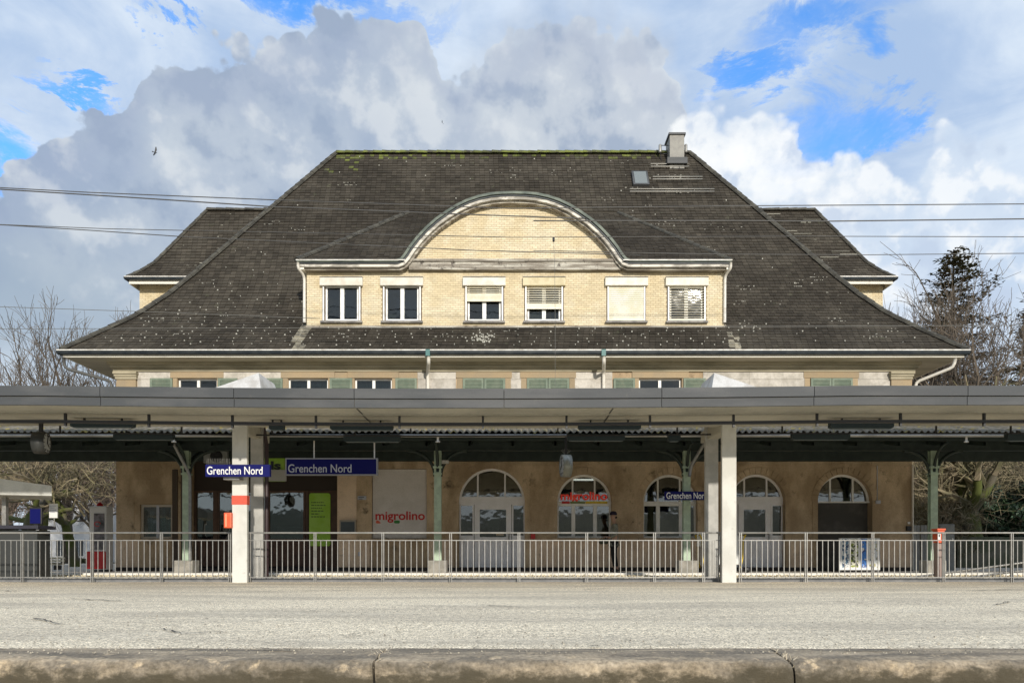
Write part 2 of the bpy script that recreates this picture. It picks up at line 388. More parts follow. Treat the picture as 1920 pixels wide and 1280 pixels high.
m_copper = M('green_patina', (0.065, 0.085, 0.07), 0.6, (0.15, 0.175, 0.14), 3, stretch=(0.6, 1, 1), fine=0.2)
m_gutter = M('dark_gutter', (0.028, 0.036, 0.043), 0.5, (0.05, 0.058, 0.062), 3, metal=0.2)
m_lip = M('pale_metal_lip', (0.75, 0.73, 0.68), 0.5, (0.55, 0.52, 0.46), 7)
m_pipe = M('white_pipe', (0.72, 0.68, 0.60), 0.55, (0.5, 0.45, 0.38), 6, lo=0.5, hi=0.75)
m_pipe_dk = M('dark_pipe', (0.09, 0.09, 0.085), 0.5)
m_greenpaint = M('green_patina_funnel', (0.05, 0.16, 0.15), 0.5)
m_frame = M('white_window_frame', (0.86, 0.86, 0.84), 0.45, (0.78, 0.77, 0.73), 5, fine=0.05)
m_doorw = M('greyish_white_door_paint', (0.88, 0.87, 0.89), 0.5, (0.82, 0.81, 0.82), 3, fine=0.06)
m_box = M('blind_box', (0.68, 0.65, 0.57), 0.5, (0.6, 0.55, 0.45), 3, fine=0.08)
m_box_y = M('yellowed_blind_box', (0.62, 0.53, 0.33), 0.55, (0.50, 0.42, 0.24), 4, fine=0.1)
m_slat = M('blind_slat', (0.76, 0.72, 0.58), 0.5, (0.68, 0.62, 0.46), 3, fine=0.06)
m_darkwood = M('dark_reveal_wood', (0.12, 0.09, 0.065), 0.7, (0.2, 0.16, 0.12), 6)
m_sill = M('slate_sill', (0.16, 0.15, 0.14), 0.7, (0.28, 0.26, 0.23), 5)
m_shut = M('green_shutter', (0.155, 0.20, 0.15), 0.7, (0.20, 0.24, 0.18), 5)
m_glass = glass('window_glass', (0.35, 0.4, 0.42), 0.05); m_glassg = glass('ground_floor_glass', (0.5, 0.52, 0.5), 0.13)
m_glass2 = glass('shop_glass', (0.45, 0.55, 0.55), 0.16)
m_curtain = M('grey_curtain', (0.22, 0.22, 0.25), 0.9, (0.13, 0.13, 0.15), 8, stretch=(4, 1, 0.3))
m_curtain_w = M('white_net_curtain', (0.55, 0.55, 0.53), 0.9, (0.33, 0.33, 0.33), 9, stretch=(4, 1, 0.3))
m_dark = M('dark_interior', (0.03, 0.03, 0.032), 0.9)
m_steelgreen = M('dark_green_steel', (0.018, 0.03, 0.026), 0.6, (0.03, 0.045, 0.038), 4)
m_colgreen = M('pale_green_column_paint', (0.46, 0.57, 0.43), 0.6, (0.36, 0.45, 0.34), 5, fine=0.15)
m_conc = M('canopy_concrete', (0.46, 0.44, 0.37), 0.85, (0.37, 0.355, 0.30), 0.8, bump=0.2, bscale=25, stretch=(1, 1, 1), fine=0.12, col3=(0.27, 0.25, 0.2), lo3=0.64, hi3=0.75, scale3=1.5)
m_zinc = M('grey_zinc_flashing', (0.062, 0.066, 0.070), 0.6, (0.088, 0.09, 0.092), 1.2, spec=0.3, fine=0.1, rnd=0.07, stretch=(0.5, 1, 2), col3=(0.13, 0.125, 0.11), lo3=0.62, hi3=0.8, scale3=2.5)
m_post = M('white_painted_post', (0.64, 0.63, 0.58), 0.7, (0.54, 0.53, 0.48), 2, col3=(0.46, 0.44, 0.38), lo3=0.6, hi3=0.75, scale3=6, bump=0.1, fine=0.06, stretch=(1, 1, 0.6))
m_postg = M('grey_concrete_post', (0.46, 0.45, 0.42), 0.8, (0.36, 0.355, 0.33), 2.5, bump=0.15, fine=0.12)
m_lampbox = M('dark_teal_lamp_housing', (0.012, 0.026, 0.032), 0.6)
m_black = M('black_metal', (0.018, 0.018, 0.02), 0.5)
m_galv = M('galvanised_steel', (0.34, 0.335, 0.315), 0.5, (0.27, 0.265, 0.25), 8, metal=0.4)
m_blue = M('sign_blue', (0.002, 0.004, 0.10), 0.5, fine=0.0, spec=0.2)
m_white = M('sign_white', (0.8, 0.8, 0.78), 0.5, fine=0.0)
m_wgrey = M('dull_sign_lettering', (0.48, 0.50, 0.56), 0.5, fine=0.0)
m_orange = M('orange_enamel', (0.72, 0.10, 0.03), 0.4, (0.66, 0.12, 0.05), 6)
m_redband = M('coral_red_paint', (0.62, 0.09, 0.05), 0.55)
m_red = M('red_enamel', (0.5, 0.012, 0.012), 0.4)
m_lime = M('lime_green_film', (0.30, 0.55, 0.035), 0.5, (0.36, 0.60, 0.08), 1.5)
m_limedk = M('dark_sign_lettering', (0.02, 0.03, 0.03), 0.5)
m_shutter = M('pale_roller_shutter', (0.72, 0.68, 0.65), 0.6, (0.64, 0.60, 0.56), 1.5)
m_brown = M('brown_shopfront_cladding', (0.105, 0.055, 0.032), 0.6, (0.07, 0.036, 0.022), 3, rnd=0.2)
m_logo_red = M('red_lettering', (0.55, 0.02, 0.015), 0.5, fine=0.0)
m_yel = M('yellow_paint', (0.68, 0.48, 0.03), 0.5)
m_corr = M('weathered_corrugated_sheet', (0.22, 0.20, 0.16), 0.9, (0.13, 0.12, 0.095), 3, rnd=0.2, fine=0.25, col3=(0.34, 0.27, 0.06), lo3=0.56, hi3=0.66, scale3=3)
m_asphalt = None

# ---------------------------------------------------------------- ground, platforms
def asphalt():
    m = bpy.data.materials.new('worn_asphalt'); m.use_nodes = True; n = NT(m.node_tree); b = m.node_tree.nodes['Principled BSDF']
    pos = n.node('ShaderNodeNewGeometry').outputs['Position']
    grain = n.step(n.noise(pos, 62, 3, 0.65), 0.38, 0.60); g2 = n.step(n.noise(pos, 21, 6, 0.75), 0.40, 0.60)
    wear = n.step(n.noise(n.vscale(pos, (0.22, 0.9, 1)), 1.0, 6, 0.6), 0.38, 0.64)
    patch = n.step(n.noise(n.vscale(pos, (0.5, 1.6, 1)), 1.1, 6, 0.6), 0.52, 0.68)
    c_ = n.mix(grain, (0.15, 0.125, 0.09), (0.93, 0.80, 0.585))
    c_ = n.mix(n.math('MULTIPLY', g2, 0.5), c_, (0.74, 0.655, 0.50))
    g3 = n.step(n.noise(pos, 33, 4, 0.7), 0.58, 0.66); c_ = n.mix(n.math('MULTIPLY', g3, 0.75), c_, (0.14, 0.12, 0.09))
    c_ = n.mix(n.math('MULTIPLY', wear, 0.5), c_, (0.27, 0.235, 0.185))
    c_ = n.mix(n.math('MULTIPLY', patch, 0.25), c_, (0.74, 0.66, 0.51))
    rg = n.step(n.noise(n.vscale(pos, (1, .75, 1)), 15, 10, 0.95), 0.37, 0.63, False, 0.42, 2.05)
    cc = n.node('ShaderNodeCombineColor')
    for i in range(3): n.l.new(rg, cc.inputs[i])
    c_ = n.mix(1.0, c_, cc.outputs[0], 'MULTIPLY')
    n.l.new(c_, b.inputs['Base Color']); b.inputs['Roughness'].default_value = 0.9
    bn = n.node('ShaderNodeBump'); bn.inputs['Strength'].default_value = 0.55; bn.inputs['Distance'].default_value = 0.012
    n.l.new(n.noise(pos, 60, 4, 0.7), bn.inputs['Height']); n.l.new(bn.outputs[0], b.inputs['Normal'])
    return m
m_asphalt = asphalt()
m_gravel = M('ochre_ballast', (0.52, 0.42, 0.25), 0.95, (0.38, 0.30, 0.18), 4, bump=0.8, bscale=40, fine=0.35)
m_earth = M('park_ground', (0.10, 0.10, 0.055), 0.95, (0.14, 0.11, 0.07), 0.4, bump=0.4, fine=0.3)
m_kerb = M('grey_kerb_concrete', (0.16, 0.165, 0.17), 0.85, (0.22, 0.22, 0.22), 4)
m_edge = M('mossy_edge_concrete', (0.40, 0.325, 0.23), 0.95, (0.19, 0.16, 0.12), 2.4, lo=0.38, hi=0.60, bump=0.6, bscale=38, fine=0.45, col3=(0.56, 0.44, 0.29), lo3=0.55, hi3=0.70, scale3=7, stretch=(0.5, 2.5, 1.5))

_n = NT(m_edge.node_tree); _b = m_edge.node_tree.nodes['Principled BSDF']; _c = _b.inputs['Base Color'].links[0].from_socket     # dark moss grown over the face
_p = _n.node('ShaderNodeNewGeometry').outputs['Position']; _s = _n.node('ShaderNodeSeparateXYZ'); _n.l.new(_p, _s.inputs[0])
_h = _n.math('ADD', _s.outputs[2], _n.math('MULTIPLY', _n.math('SUBTRACT', _n.noise(_n.vscale(_p, (1, 1, 1.6)), 5, 8, 0.7), 0.5), 0.42))
_n.l.new(_n.mix(_n.step(_h, -0.13, -0.03, True, 0.95, 0.0), _c, (0.07, 0.058, 0.036)), _b.inputs['Base Color'])
YF = 4.42      # front edge of the platform
mb = MB(); mb.face([(-1200, 16.05, -0.06), (1200, 16.05, -0.06), (1200, 2500, -0.06), (-1200, 2500, -0.06)]); tag(mb.obj('ground', m_earth), kind='structure')
mb = MB(); mb.face([(-600, -600, -0.9), (600, -600, -0.9), (600, YF + 0.2, -0.9), (-600, YF + 0.2, -0.9)]); tag(mb.obj('track_bed', m_gravel), kind='structure')
mb = MB()
ys = [4.85 + (16.06 - 4.85) * (k / 26) ** 1.5 for k in range(27)]; xs = [-70 + 140 * k / 140 for k in range(141)]
for j in range(26):
    for i in range(140):
        q = [(xs[i + a], ys[j + b], (0.002 if j + b else -0.008) + 0.010 * min(1, max(0, ys[j + b] - 4.9) / 1.5) * noise.noise(Vector((xs[i + a] * 0.5, ys[j + b] * 0.9, 0)))) for a, b in ((0, 0), (1, 0), (1, 1), (0, 1))]
        mb.face(q, 0, True)
plat = mb.obj('platform', m_asphalt); tag(plat, kind='structure')
bm = bmesh.new(); bm.from_mesh(plat.data); bmesh.ops.remove_doubles(bm, verts=bm.verts, dist=1e-4); bm.to_mesh(plat.data); bm.free()
mb = MB(); mb.box(-70, 70, 16.0, 16.14, -0.3, 0.085); o = mb.obj('kerb', m_kerb, plat)
# edge blocks of the platform, each a rough stone of its own
prof = [(4.94, -0.004), (4.88, 0.0), (4.78, 0.0), (4.70, -0.001), (4.62, -0.002), (4.54, -0.004), (4.48, -0.008), (4.44, -0.014), (4.422, -0.03), (4.41, -0.06), (4.405, -0.14), (4.40, -0.18), (4.40, -0.23), (4.40, -0.30), (4.40, -0.42), (4.42, -0.7)]
xj = [X(700, 4.4) + 2.515 * k for k in range(-4, 6)]
for a, b in zip(xj[:-1], xj[1:]):
    mb = MB(); N = 150; w = b - a - 0.014
    rows = []
    for i in range(N + 1):
        x = a + 0.007 + w * i / N; e = min(x - a, b - x)
        ring = []
        for y, z in prof:
            dn = noise.fractal(Vector((x * 3.1, y * 7, z * 9)), 0.8, 2.0, 5); dn2 = noise.noise(Vector((x * 22, y * 30, z * 30)))
            fy = max(0, min(1, (4.8 - y) / 0.35)); chip = 0.022 * math.exp(-max(0, e) / 0.02) * fy
            ring.append((x, y + (0.032 * dn + 0.012 * dn2) * fy + chip * 0.6, z - (0.012 * dn + 0.004 * dn2) * fy - chip * (1 + dn) + 0.004 * noise.noise(Vector((x * 2, y * 5, 3)))))
        rows.append(ring)
    i0 = len(mb.v)
    for r_ in rows: mb.v += r_
    n = len(prof)
    for i in range(N):
        for j in range(n - 1):
            mb.f.append((i0 + i * n + j, i0 + i * n + j + 1, i0 + (i + 1) * n + j + 1, i0 + (i + 1) * n + j)); mb.m.append(0); mb.smooth.append(True)
    for r_ in (rows[0], rows[-1]):
        mb.face([(p[0], p[1], p[2]) for p in r_] + [(r_[0][0], 4.93, -0.7)])
    o = mb.obj('edge_block', m_edge, plat); fixn(o)
mb = MB(); mb.box(-40, 40, 4.47, 4.92, -0.9, -0.05); mb.obj('edge_wall', m_tile_under, plat)
# cracks and tufts in the asphalt
m_crack = M('crack_grit', (0.035, 0.03, 0.025), 0.95)
mb = MB()
cr = [((420, 1110), (660, 1107)), ((560, 1150), (640, 1138)), ((245, 1127), (300, 1118)), ((1262, 1158), (1300, 1172)), ((1388, 1147), (1408, 1155)), ((1505, 1176), (1535, 1180)),
      ((1860, 1138), (1920, 1147)), ((1868, 1135), (1895, 1128)), ((1810, 1108), (1925, 1105)), ((0, 1108), (30, 1109)), ((480, 1219), (570, 1221)), ((300, 1180), (345, 1190)), ((345, 1190), (420, 1186)), ((1560, 1128), (1640, 1133)), ((60, 1160), (120, 1172)), ((900, 1135), (985, 1140)), ((640, 1195), (690, 1188)), ((1098, 1212), (1125, 1214)),
      ((1225, 1210), (1290, 1212)), ((1580, 1220), (1680, 1222)), ((1090, 1106), (1140, 1104)), ((780, 1106), (840, 1105)), ((130, 1123), (230, 1128))]
for (ax, ay), (bx_, by_) in cr:
    da, db = EYE * F / (ay - HZ), EYE * F / (by_ - HZ)
    A = Vector((X(ax, da), da, 0.016)); B = Vector((X(bx_, db), db, 0.016)); n = 9
    wd = 0.0025 + 0.002 * da
    pr = None
    for k in range(n + 1):
        p = A.lerp(B, k / n) + Vector((0, 1, 0)) * R.uniform(-1, 1) * 0.02 * (da / 5); w = wd * R.uniform(0.3, 1.3) * (1 if 0 < k < n else 0.2)
        q = (p + Vector((0, w, 0)), p - Vector((0, w, 0)))
        if pr: mb.face([pr[1], q[1], q[0], pr[0]])
        pr = q
mb.obj('cracks', m_crack, plat, 'stuff')
mb = MB()
for jx in xj[1:]:
    for k in range(26):
        b0 = Vector((jx + R.uniform(-0.02, 0.02), R.uniform(4.42, 4.8), -0.02 - (0.04 if R.random() < 0.5 else 0)))
        t0 = b0 + Vector((R.uniform(-0.04, 0.04), R.uniform(-0.03, 0.02), R.uniform(0.01, 0.045)))
        mb.tube([b0, b0.lerp(t0, 0.5) + Vector((R.uniform(-.008, .008), 0, 0.004)), t0], 0.004, 3, r2=0.0015)
m_straw = M('dry_straw', (0.55, 0.48, 0.36), 0.9, rnd=0.3)
tag(mb.obj('dry_weeds', m_straw), 'dry pale weeds in the joints of the platform edge', 'weeds', kind='stuff')
# loose grit on the near platform
mb = MB()
for k in range(1500):
    y = 4.6 + 6.5 * R.random() ** 2; x = R.uniform(-0.75, 0.75) * y; s_ = R.uniform(0.003, 0.009)
    c0 = Vector((x, y, 0.006 + 0.3 * s_)); a = R.random() * pi
    v = [c0 + Vector((cos(a + q) * s_, sin(a + q) * s_, -0.3 * s_)) for q in (0, 2.1, 4.2)] + [c0 + Vector((0, 0, s_ * 0.9))]
    for t_ in ((0, 1, 3), (1, 2, 3), (2, 0, 3)): mb.face([v[i] for i in t_])
m_grit = M('grit', (0.34, 0.30, 0.23), 0.9, rnd=0.6)
tag(mb.obj('loose_grit', m_grit), 'fine loose grit scattered on the near platform', 'grit', kind='stuff')

YP = 20.8      # station side platform
mb = MB(); mb.face([(-90, 16.14, 0.0), (90, 16.14, 0.0), (90, YP, 0.0), (-90, YP, 0.0)]); tag(mb.obj('ballast', m_gravel), kind='structure')
mb = MB()
for k in range(5200):
    y = R.uniform(17.6, 20.75); x = R.uniform(-0.75, 0.75) * y; s_ = R.uniform(0.015, 0.04)
    c0 = Vector((x, y, 0.3 * s_)); a = R.random() * pi
    v = [c0 + Vector((cos(a + q) * s_, sin(a + q) * s_, -0.3 * s_)) for q in (0, 2.1, 4.2)] + [c0 + Vector((0, 0, s_ * 0.9))]
    for t_ in ((0, 1, 3), (1, 2, 3), (2, 0, 3)): mb.face([v[i] for i in t_])
m_grav2 = M('ballast_stone', (0.56, 0.49, 0.34), 0.95, rnd=0.5)
tag(mb.obj('gravel', m_grav2), 'ochre gravel strip between the railing and the station platform', 'gravel', kind='stuff')
m_pave = M('station_pavement', (0.55, 0.51, 0.44), 0.9, (0.46, 0.42, 0.36), 1.5)
mb = MB(); mb.box(-90, 90, YP, 23.5, -0.3, 0.06); sp_ = tag(mb.obj('station_platform', m_pave), kind='structure')
mb = MB(); mb.box(-90, 90, YP - 0.05, YP + 0.30, -0.2, 0.064); mb.obj('white_edge_strip', M('worn_white_line', (0.85, 0.83, 0.78), 0.8, (0.7, 0.68, 0.62), 2), sp_)
mb = MB(); mb.box(-90, -12.7, 23.5, 40, -0.3, 0.05); mb.box(12.85, 60, 23.5, 30, -0.3, 0.05); tag(mb.obj('pavement', m_pave), kind='structure')

# ---------------------------------------------------------------- the station building
DW = 23.5; DE = 22.75; CX = 0.04
BX0, BX1 = X(218, DW), X(1710, DW)
bld = thing('station_building', 'old yellow brick station building with a steep dark hipped roof and an arched dormer', 'building', (CX, DW, 0))
A5 = [(922, 62, 1064), (1096, 51, 1008), (1257, 50.5, 1008), (1421, 51, 1065), (1584, 51, 1065)]
holes = []; arches = []
for cx, hw, bot in A5:
    h = hw / F * DW; zs = Z(939, DW); zb = Z(bot, DW)
    arches.append((X(cx, DW), h, zb, zs)); holes.append(arch_pts(X(cx, DW), h, zb, zs))
rects = [(262, 323, 945, 1010), (357, 632, 862, 1066), (697, 800, 878, 1009)]
for a, b, t, c_ in rects: holes.append(rect_pts(X(a, DW), X(b, DW), Z(c_, DW), Z(t, DW)))
upper = [(333, 407, 'open'), (540, 615, 'curt'), (665, 735, 'curt'), (868, 947, 'shut'), (988, 1067, 'shut'), (1198, 1278, 'open'), (1519, 1597, 'shut')]
UZ0, UZ1 = Z(812, DW), Z(709, DW)
for a, b, k in upper: holes.append(rect_pts(X(a, DW), X(b, DW), UZ0, UZ1))
mb = MB(); WT = Z(681, DW)
wall_holes(mb, rect_pts(BX0, BX1, 0.0, WT), holes, DW, 0.3)
mb.face([(BX0, DW, 0), (BX0, DW, WT), (BX0, 36, WT), (BX0, 36, 0)]); mb.face([(BX1, DW, 0), (BX1, 36, 0), (BX1, 36, WT), (BX1, DW, WT)])
mb.face([(BX0, 36, 0), (BX0, 36, WT), (BX1, 36, WT), (BX1, 36, 0)])
wall = mb.obj('wall', m_stone_dk, bld)
mb = MB(); mb.box(BX0 + .05, BX1 - .05, DW + 0.35, 35.9, 3.9, 4.0); mb.box(BX0 + .05, BX1 - .05, DW + 3.5, DW + 3.6, 0, 3.9); mb.box(BX0 + .05, BX1 - .05, DW + 1.2, DW + 1.3, 4.0, 7); mb.obj('inner_floor', m_dark, bld)

# ashlar courses of the ground floor
def hole_cuts(z0, z1, pad=0.0):
    cuts = []
    for cx, h, zb, zs in arches:
        if z1 <= zb - pad or z0 >= zs + h + pad: continue
        zz = max(z0, zs)
        hh = sqrt(max(0, (h + pad) ** 2 - (zz - zs) ** 2)) if zz > zs else h + pad
        cuts.append((cx - hh, cx + hh))
    for a, b, t, c_ in rects:
        if z1 <= Z(c_, DW) - pad or z0 >= Z(t, DW) + pad: continue
        cuts.append((X(a, DW) - pad, X(b, DW) + pad))
    return cuts
zc = [Z(1009, DW) + 0.0 + 0.46 * k for k in range(7)] + [Z(843, DW)]
for k in range(len(zc) - 1):
    z0, z1 = zc[k], zc[k + 1]
    if z1 - z0 < 0.05: continue
    for a, b in subtract([(BX0, BX1)], hole_cuts(z0, z1, 0.17)):
        x = a; n = max(1, round((b - a) / 1.25)); st = (b - a) / n
        for i in range(n):
            xa, xb = a + i * st, a + (i + 1) * st
            if n > 1 and k % 2 and 0 < i: xa += st * 0.0
            m2 = MB(); m2.box(xa + 0.003, xb - 0.003, DW - 0.012, DW + 0.02, z0 + 0.003, z1 - 0.003); m2.obj('stone_block', m_stone_dk, bld)
# lower wall band with its brighter light painted in, plinth, quoins at the corners
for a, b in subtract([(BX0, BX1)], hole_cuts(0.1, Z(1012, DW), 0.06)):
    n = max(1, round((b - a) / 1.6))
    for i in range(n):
        m2 = MB(); m2.box(a + (b - a) * i / n + 0.003, a + (b - a) * (i + 1) / n - 0.003, DW - 0.016, DW + 0.02, 0.18, Z(1011, DW)); m2.obj('lit_wall_panel', m_stone_lo, bld)
mb = MB()
for a, b in subtract([(BX0, BX1)], hole_cuts(0.0, 0.1, 0.0)): mb.box(a, b, DW - 0.05, DW + 0.02, 0.0, 0.17)
mb.obj('plinth', M('dark_plinth', (0.05, 0.042, 0.038), 0.9), bld)
# stone rings round the arches
for cx, h, zb, zs in arches:
    N = 17
    for k in range(N):
        a0, a1 = pi * k / N + 0.008, pi * (k + 1) / N - 0.008
        pts = [(cx + r_ * cos(a), zs + r_ * sin(a)) for r_, a in ((h, a0), (h + 0.20, a0), (h + 0.20, (a0 + a1) / 2), (h + 0.20, a1), (h, a1), (h, (a0 + a1) / 2))]
        m2 = MB(); m2.prism(pts, DW - 0.03, DW + 0.02); m2.obj('arch_stone', m_stone_dk, bld)
    for s_ in (-1, 1):
        m2 = MB(); x0, x1 = sorted((cx + s_ * h, cx + s_ * (h + 0.17))); m2.box(x0, x1, DW - 0.026, DW + 0.02, max(zb, 0.17), zs - 0.004); m2.obj('jamb_stone', m_stone_dk, bld)
for (cx, h, zb, zs) in (arches[1], arches[2]):
    m2 = MB(); m2.box(cx - h - 0.15, cx + h + 0.15, DW - 0.12, DW + 0.05, zb - 0.1, zb - 0.005); m2.obj('window_sill', m_stone_dk, bld)
# upper floor stonework
def slab(name, a, b, t, c_, m, proud=0.03):
    m2 = MB(); m2.box(X(a, DW) + .002, X(b, DW) - .002, DW - proud, DW + 0.02, Z(c_, DW), Z(t, DW)); return m2.obj(name, m, bld)
white = [(258, 320), (418, 527), (783, 855), (947, 978), (1075, 1148), (1318, 1405), (1405, 1508), (1607, 1668)]
for a, b in white:
    slab('stone_block', a, b, 711.5, 760, m_stone_wh, 0.02); slab('stone_block', a, b, 698, 711, m_stone_wh, 0.026)
for a, b, k in upper:
    slab('lintel', a - 13, b + 13, 697.5, 708.8, m_stone_tan, 0.045)
    slab('jamb_stone', a - 11, a - 0.5, 709.2, 790, m_stone_tan, 0.03); slab('jamb_stone', b + 0.5, b + 11, 709.2, 790, m_stone_tan, 0.03)
slab('stone_block', 628, 651, 698, 790, m_stone_tan, 0.02); slab('stone_block', 748, 783, 698, 711, m_stone_tan, 0.02)
for a, b in ((221, 257), (1669, 1706)):
    slab('corner_pilaster', a, b, 712, 800, m_stone_tan, 0.08)
    for k, (t, c_, e) in enumerate(((699, 703, 0.20), (703, 707, 0.16), (707, 712, 0.12))): slab('capital', a - 4 + k, b + 4 - k, t, c_, m_cornice, e)
# frieze and cornice under the eaves
mb = MB(); o_ = 0.0
for (t, c_, e) in ((681, 686, 0.20), (686, 691, 0.14), (691, 697, 0.07)):
    mb.box(BX0 - e, BX1 + e, DW - e, 36 + e, Z(c_, DW), Z(t, DW))
mb.obj('cornice', m_cornice, bld)
# green shutters, folded back or closed
def shutter_leaf(a, b):
    x0, x1 = X(a, DW), X(b, DW)
    m2 = MB(); z0, z1 = UZ0, UZ1 - 0.01; w = 0.07
    m2.box(x0, x0 + w, DW - 0.075, DW - 0.04, z0, z1); m2.box(x1 - w, x1, DW - 0.075, DW - 0.04, z0, z1); m2.box(x0 + w, x1 - w, DW - 0.075, DW - 0.04, z1 - w, z1); m2.box(x0 + w, x1 - w, DW - 0.075, DW - 0.04, z0, z0 + w)
    sh = m2.obj('shutter', m_shut, bld)
    m3 = MB(); z = z1 - w - 0.01
    while z > z0 + w + 0.02:
        m3.face([(x0 + w, DW - 0.045, z), (x1 - w, DW - 0.045, z), (x1 - w, DW - 0.07, z - 0.045), (x0 + w, DW - 0.07, z - 0.045)]); z -= 0.045
    m3.obj('louvres', m_shut, sh, 'stuff')
for a, b in ((283, 325), (410, 446), (500, 531), (619, 661), (742, 782), (868, 907), (908, 947), (988, 1027), (1028, 1067), (1150, 1190), (1281, 1322), (1519, 1557.5), (1558.5, 1597)): shutter_leaf(a, b)
def casement(a, b, zt, zb, y, parent, name='window', fr=0.05, mull=0.09, mat=None, curtain=None, gl=None):
    m = mat or m_frame; x0, x1 = X(a, DW), X(b, DW)
    m2 = MB(); xm = (x0 + x1) / 2
    m2.box(x0, x0 + fr, y, y + 0.07, zb, zt); m2.box(x1 - fr, x1, y, y + 0.07, zb, zt); m2.box(x0 + fr, x1 - fr, y, y + 0.07, zt - fr, zt); m2.box(x0 + fr, x1 - fr, y, y + 0.07, zb, zb + fr)
    m2.box(xm - mull / 2, xm + mull / 2, y - 0.012, y + 0.058, zb + fr, zt - fr)
    w = m2.obj(name, m, parent)
    for c0, c1 in ((x0 + fr, xm - mull / 2), (xm + mull / 2, x1 - fr)):
        g_ = MB(); g_.box(c0, c1, y + 0.03, y + 0.036, zb + fr, zt - fr); g_.obj('pane', gl or m_glass, w)
    if curtain:
        g_ = MB(); n = 60
        pts = [(x0 + (x1 - x0) * i / n, y + 0.16 + 0.02 * sin(i * 1.9) + 0.01 * sin(i * 0.7)) for i in range(n + 1)]
        for (xa, ya), (xb, yb) in zip(pts[:-1], pts[1:]): g_.face([(xa, ya, zb), (xb, yb, zb), (xb, yb, zt), (xa, ya, zt)], 0, True)
        g_.obj('curtain', curtain, w)
    return w
for a, b, k in upper:
    if k != 'shut': casement(a, b, UZ1, UZ0, DW + 0.10, bld, curtain=m_curtain_w if k == 'curt' else None)

# ---- roof profile (run from the eave, height)
PR = [(0, 6.21), (0.6, 6.80), (1.35, 7.56), (1.75, 8.02), (2.3, 8.76), (2.8, 9.52), (4.4, 12.08), (6.85, 15.95)]
PR = [(r_, z + EYE) for r_, z in PR]
def roof_z(r_):
    for (a, za), (b, zb) in zip(PR[:-1], PR[1:]):
        if r_ <= b: return za + (zb - za) * (r_ - a) / (b - a)
    return PR[-1][1]
HWE = 13.91; RUN = 6.85
CC = X(963, DE)
def tile_field(mb, p_of, L, xlim, cuts=None, wt=0.19, ex=0.165, mi_of=None, seed=1):
    """p_of(s, x)->point on slope at distance s up; L slope length; rows of single tiles"""
    rr = random.Random(seed); n = int(L / ex)
    for k in range(n + 1):
        s0 = k * ex; s1 = min(L, s0 + ex * 1.18)
        if s1 - s0 < 0.03: continue
        a, b = xlim(s0 + ex * 0.3)
        iv = subtract([(a, b)], cuts(s0 + ex * 0.3) if cuts else [])
        wob = 0.006 * sin(k * 1.7)
        for u, v in iv:
            x = u - (wt / 2 if k % 2 else 0)
            while x < v:
                xa, xb = max(u, x + 0.004), min(v, x + wt - 0.004)
                x += wt
                if xb - xa < 0.03: continue
                j = rr.uniform(-0.006, 0.006); t0 = 0.034 + rr.uniform(-0.004, 0.008)
                A, B = p_of(s0 + j, xa), p_of(s0 + j, xb); C, D_ = p_of(s1, xb), p_of(s1, xa)
                nn = (B - A).cross(D_ - A).normalized(); nn = nn if nn.z > 0 else -nn
                A2, B2 = A + nn * t0, B + nn * (t0 + rr.uniform(-0.004, 0.004)); C2, D2 = C + nn * 0.012, D_ + nn * 0.012
                mi = mi_of(s0, (xa + xb) / 2, rr) if mi_of else 0
                i = len(mb.v); mb.v += [tuple(q) for q in (A, B, A2, B2, C2, D2)]
                for f in ((0, 1, 3, 2), (2, 3, 4, 5), (0, 2, 5), (1, 4, 3)):
                    mb.f.append(tuple(i + q for q in f)); mb.m.append(mi); mb.smooth.append(False)
# arc length parametrisation
SL = [0]
for (a, za), (b, zb) in zip(PR[:-1], PR[1:]): SL.append(SL[-1] + sqrt((b - a) ** 2 + (zb - za) ** 2))
def s2r(s):
    for i in range(len(SL) - 1):
        if s <= SL[i + 1]: 
            t = (s - SL[i]) / (SL[i + 1] - SL[i]); return PR[i][0] + (PR[i + 1][0] - PR[i][0]) * t
    return PR[-1][0]
def main_p(s, x):
    r_ = s2r(s); return Vector((x, DE + r_, roof_z(r_)))
DF = 23.8     # dormer face
DX0, DX1 = X(575, DF), X(1357, DF)
ZE = Z(489, 23.4)   # dormer eave
def main_cut(s):
    r_ = s2r(s); y = DE + r_; z = roof_z(r_)
    if y < DF: return []
    if z < ZE: return [(DX0, DX1)]
    zt = 12.6 + EYE
    if z < zt:
        t = (z - ZE) / (zt - ZE); xl = X(556, 23.4) + (X(765, 27.5) - X(556, 23.4)) * t
        return [(xl, 2 * CC - xl)]
    return []
def main_mi(s, x, rr):
    y = DE + s2r(s)
    px = 960 + F * x / y; py = HZ - F * (roof_z(s2r(s)) - EYE) / y
    if py > 611:
        c_ = 572 - (py - 612) * 0.38 ; c2 = 1362 + (py - 612) * 0.45
        if abs(px - c_) < 11 and rr.random() < 0.85: return 1
        if abs(px - c2) < 9 and rr.random() < 0.75: return 1
    if py < 300 and px < 1240 and rr.random() < 0.35: return 2
    if py < 330 and px < 680 and rr.random() < 0.30 * (1 - (py - 300) / 40): return 2
    return 0
mb = MB(); tile_field(mb, main_p, SL[-1], lambda s: (CC - HWE + s2r(s) , CC + HWE - s2r(s)), main_cut, mi_of=main_mi)
roof = MB()
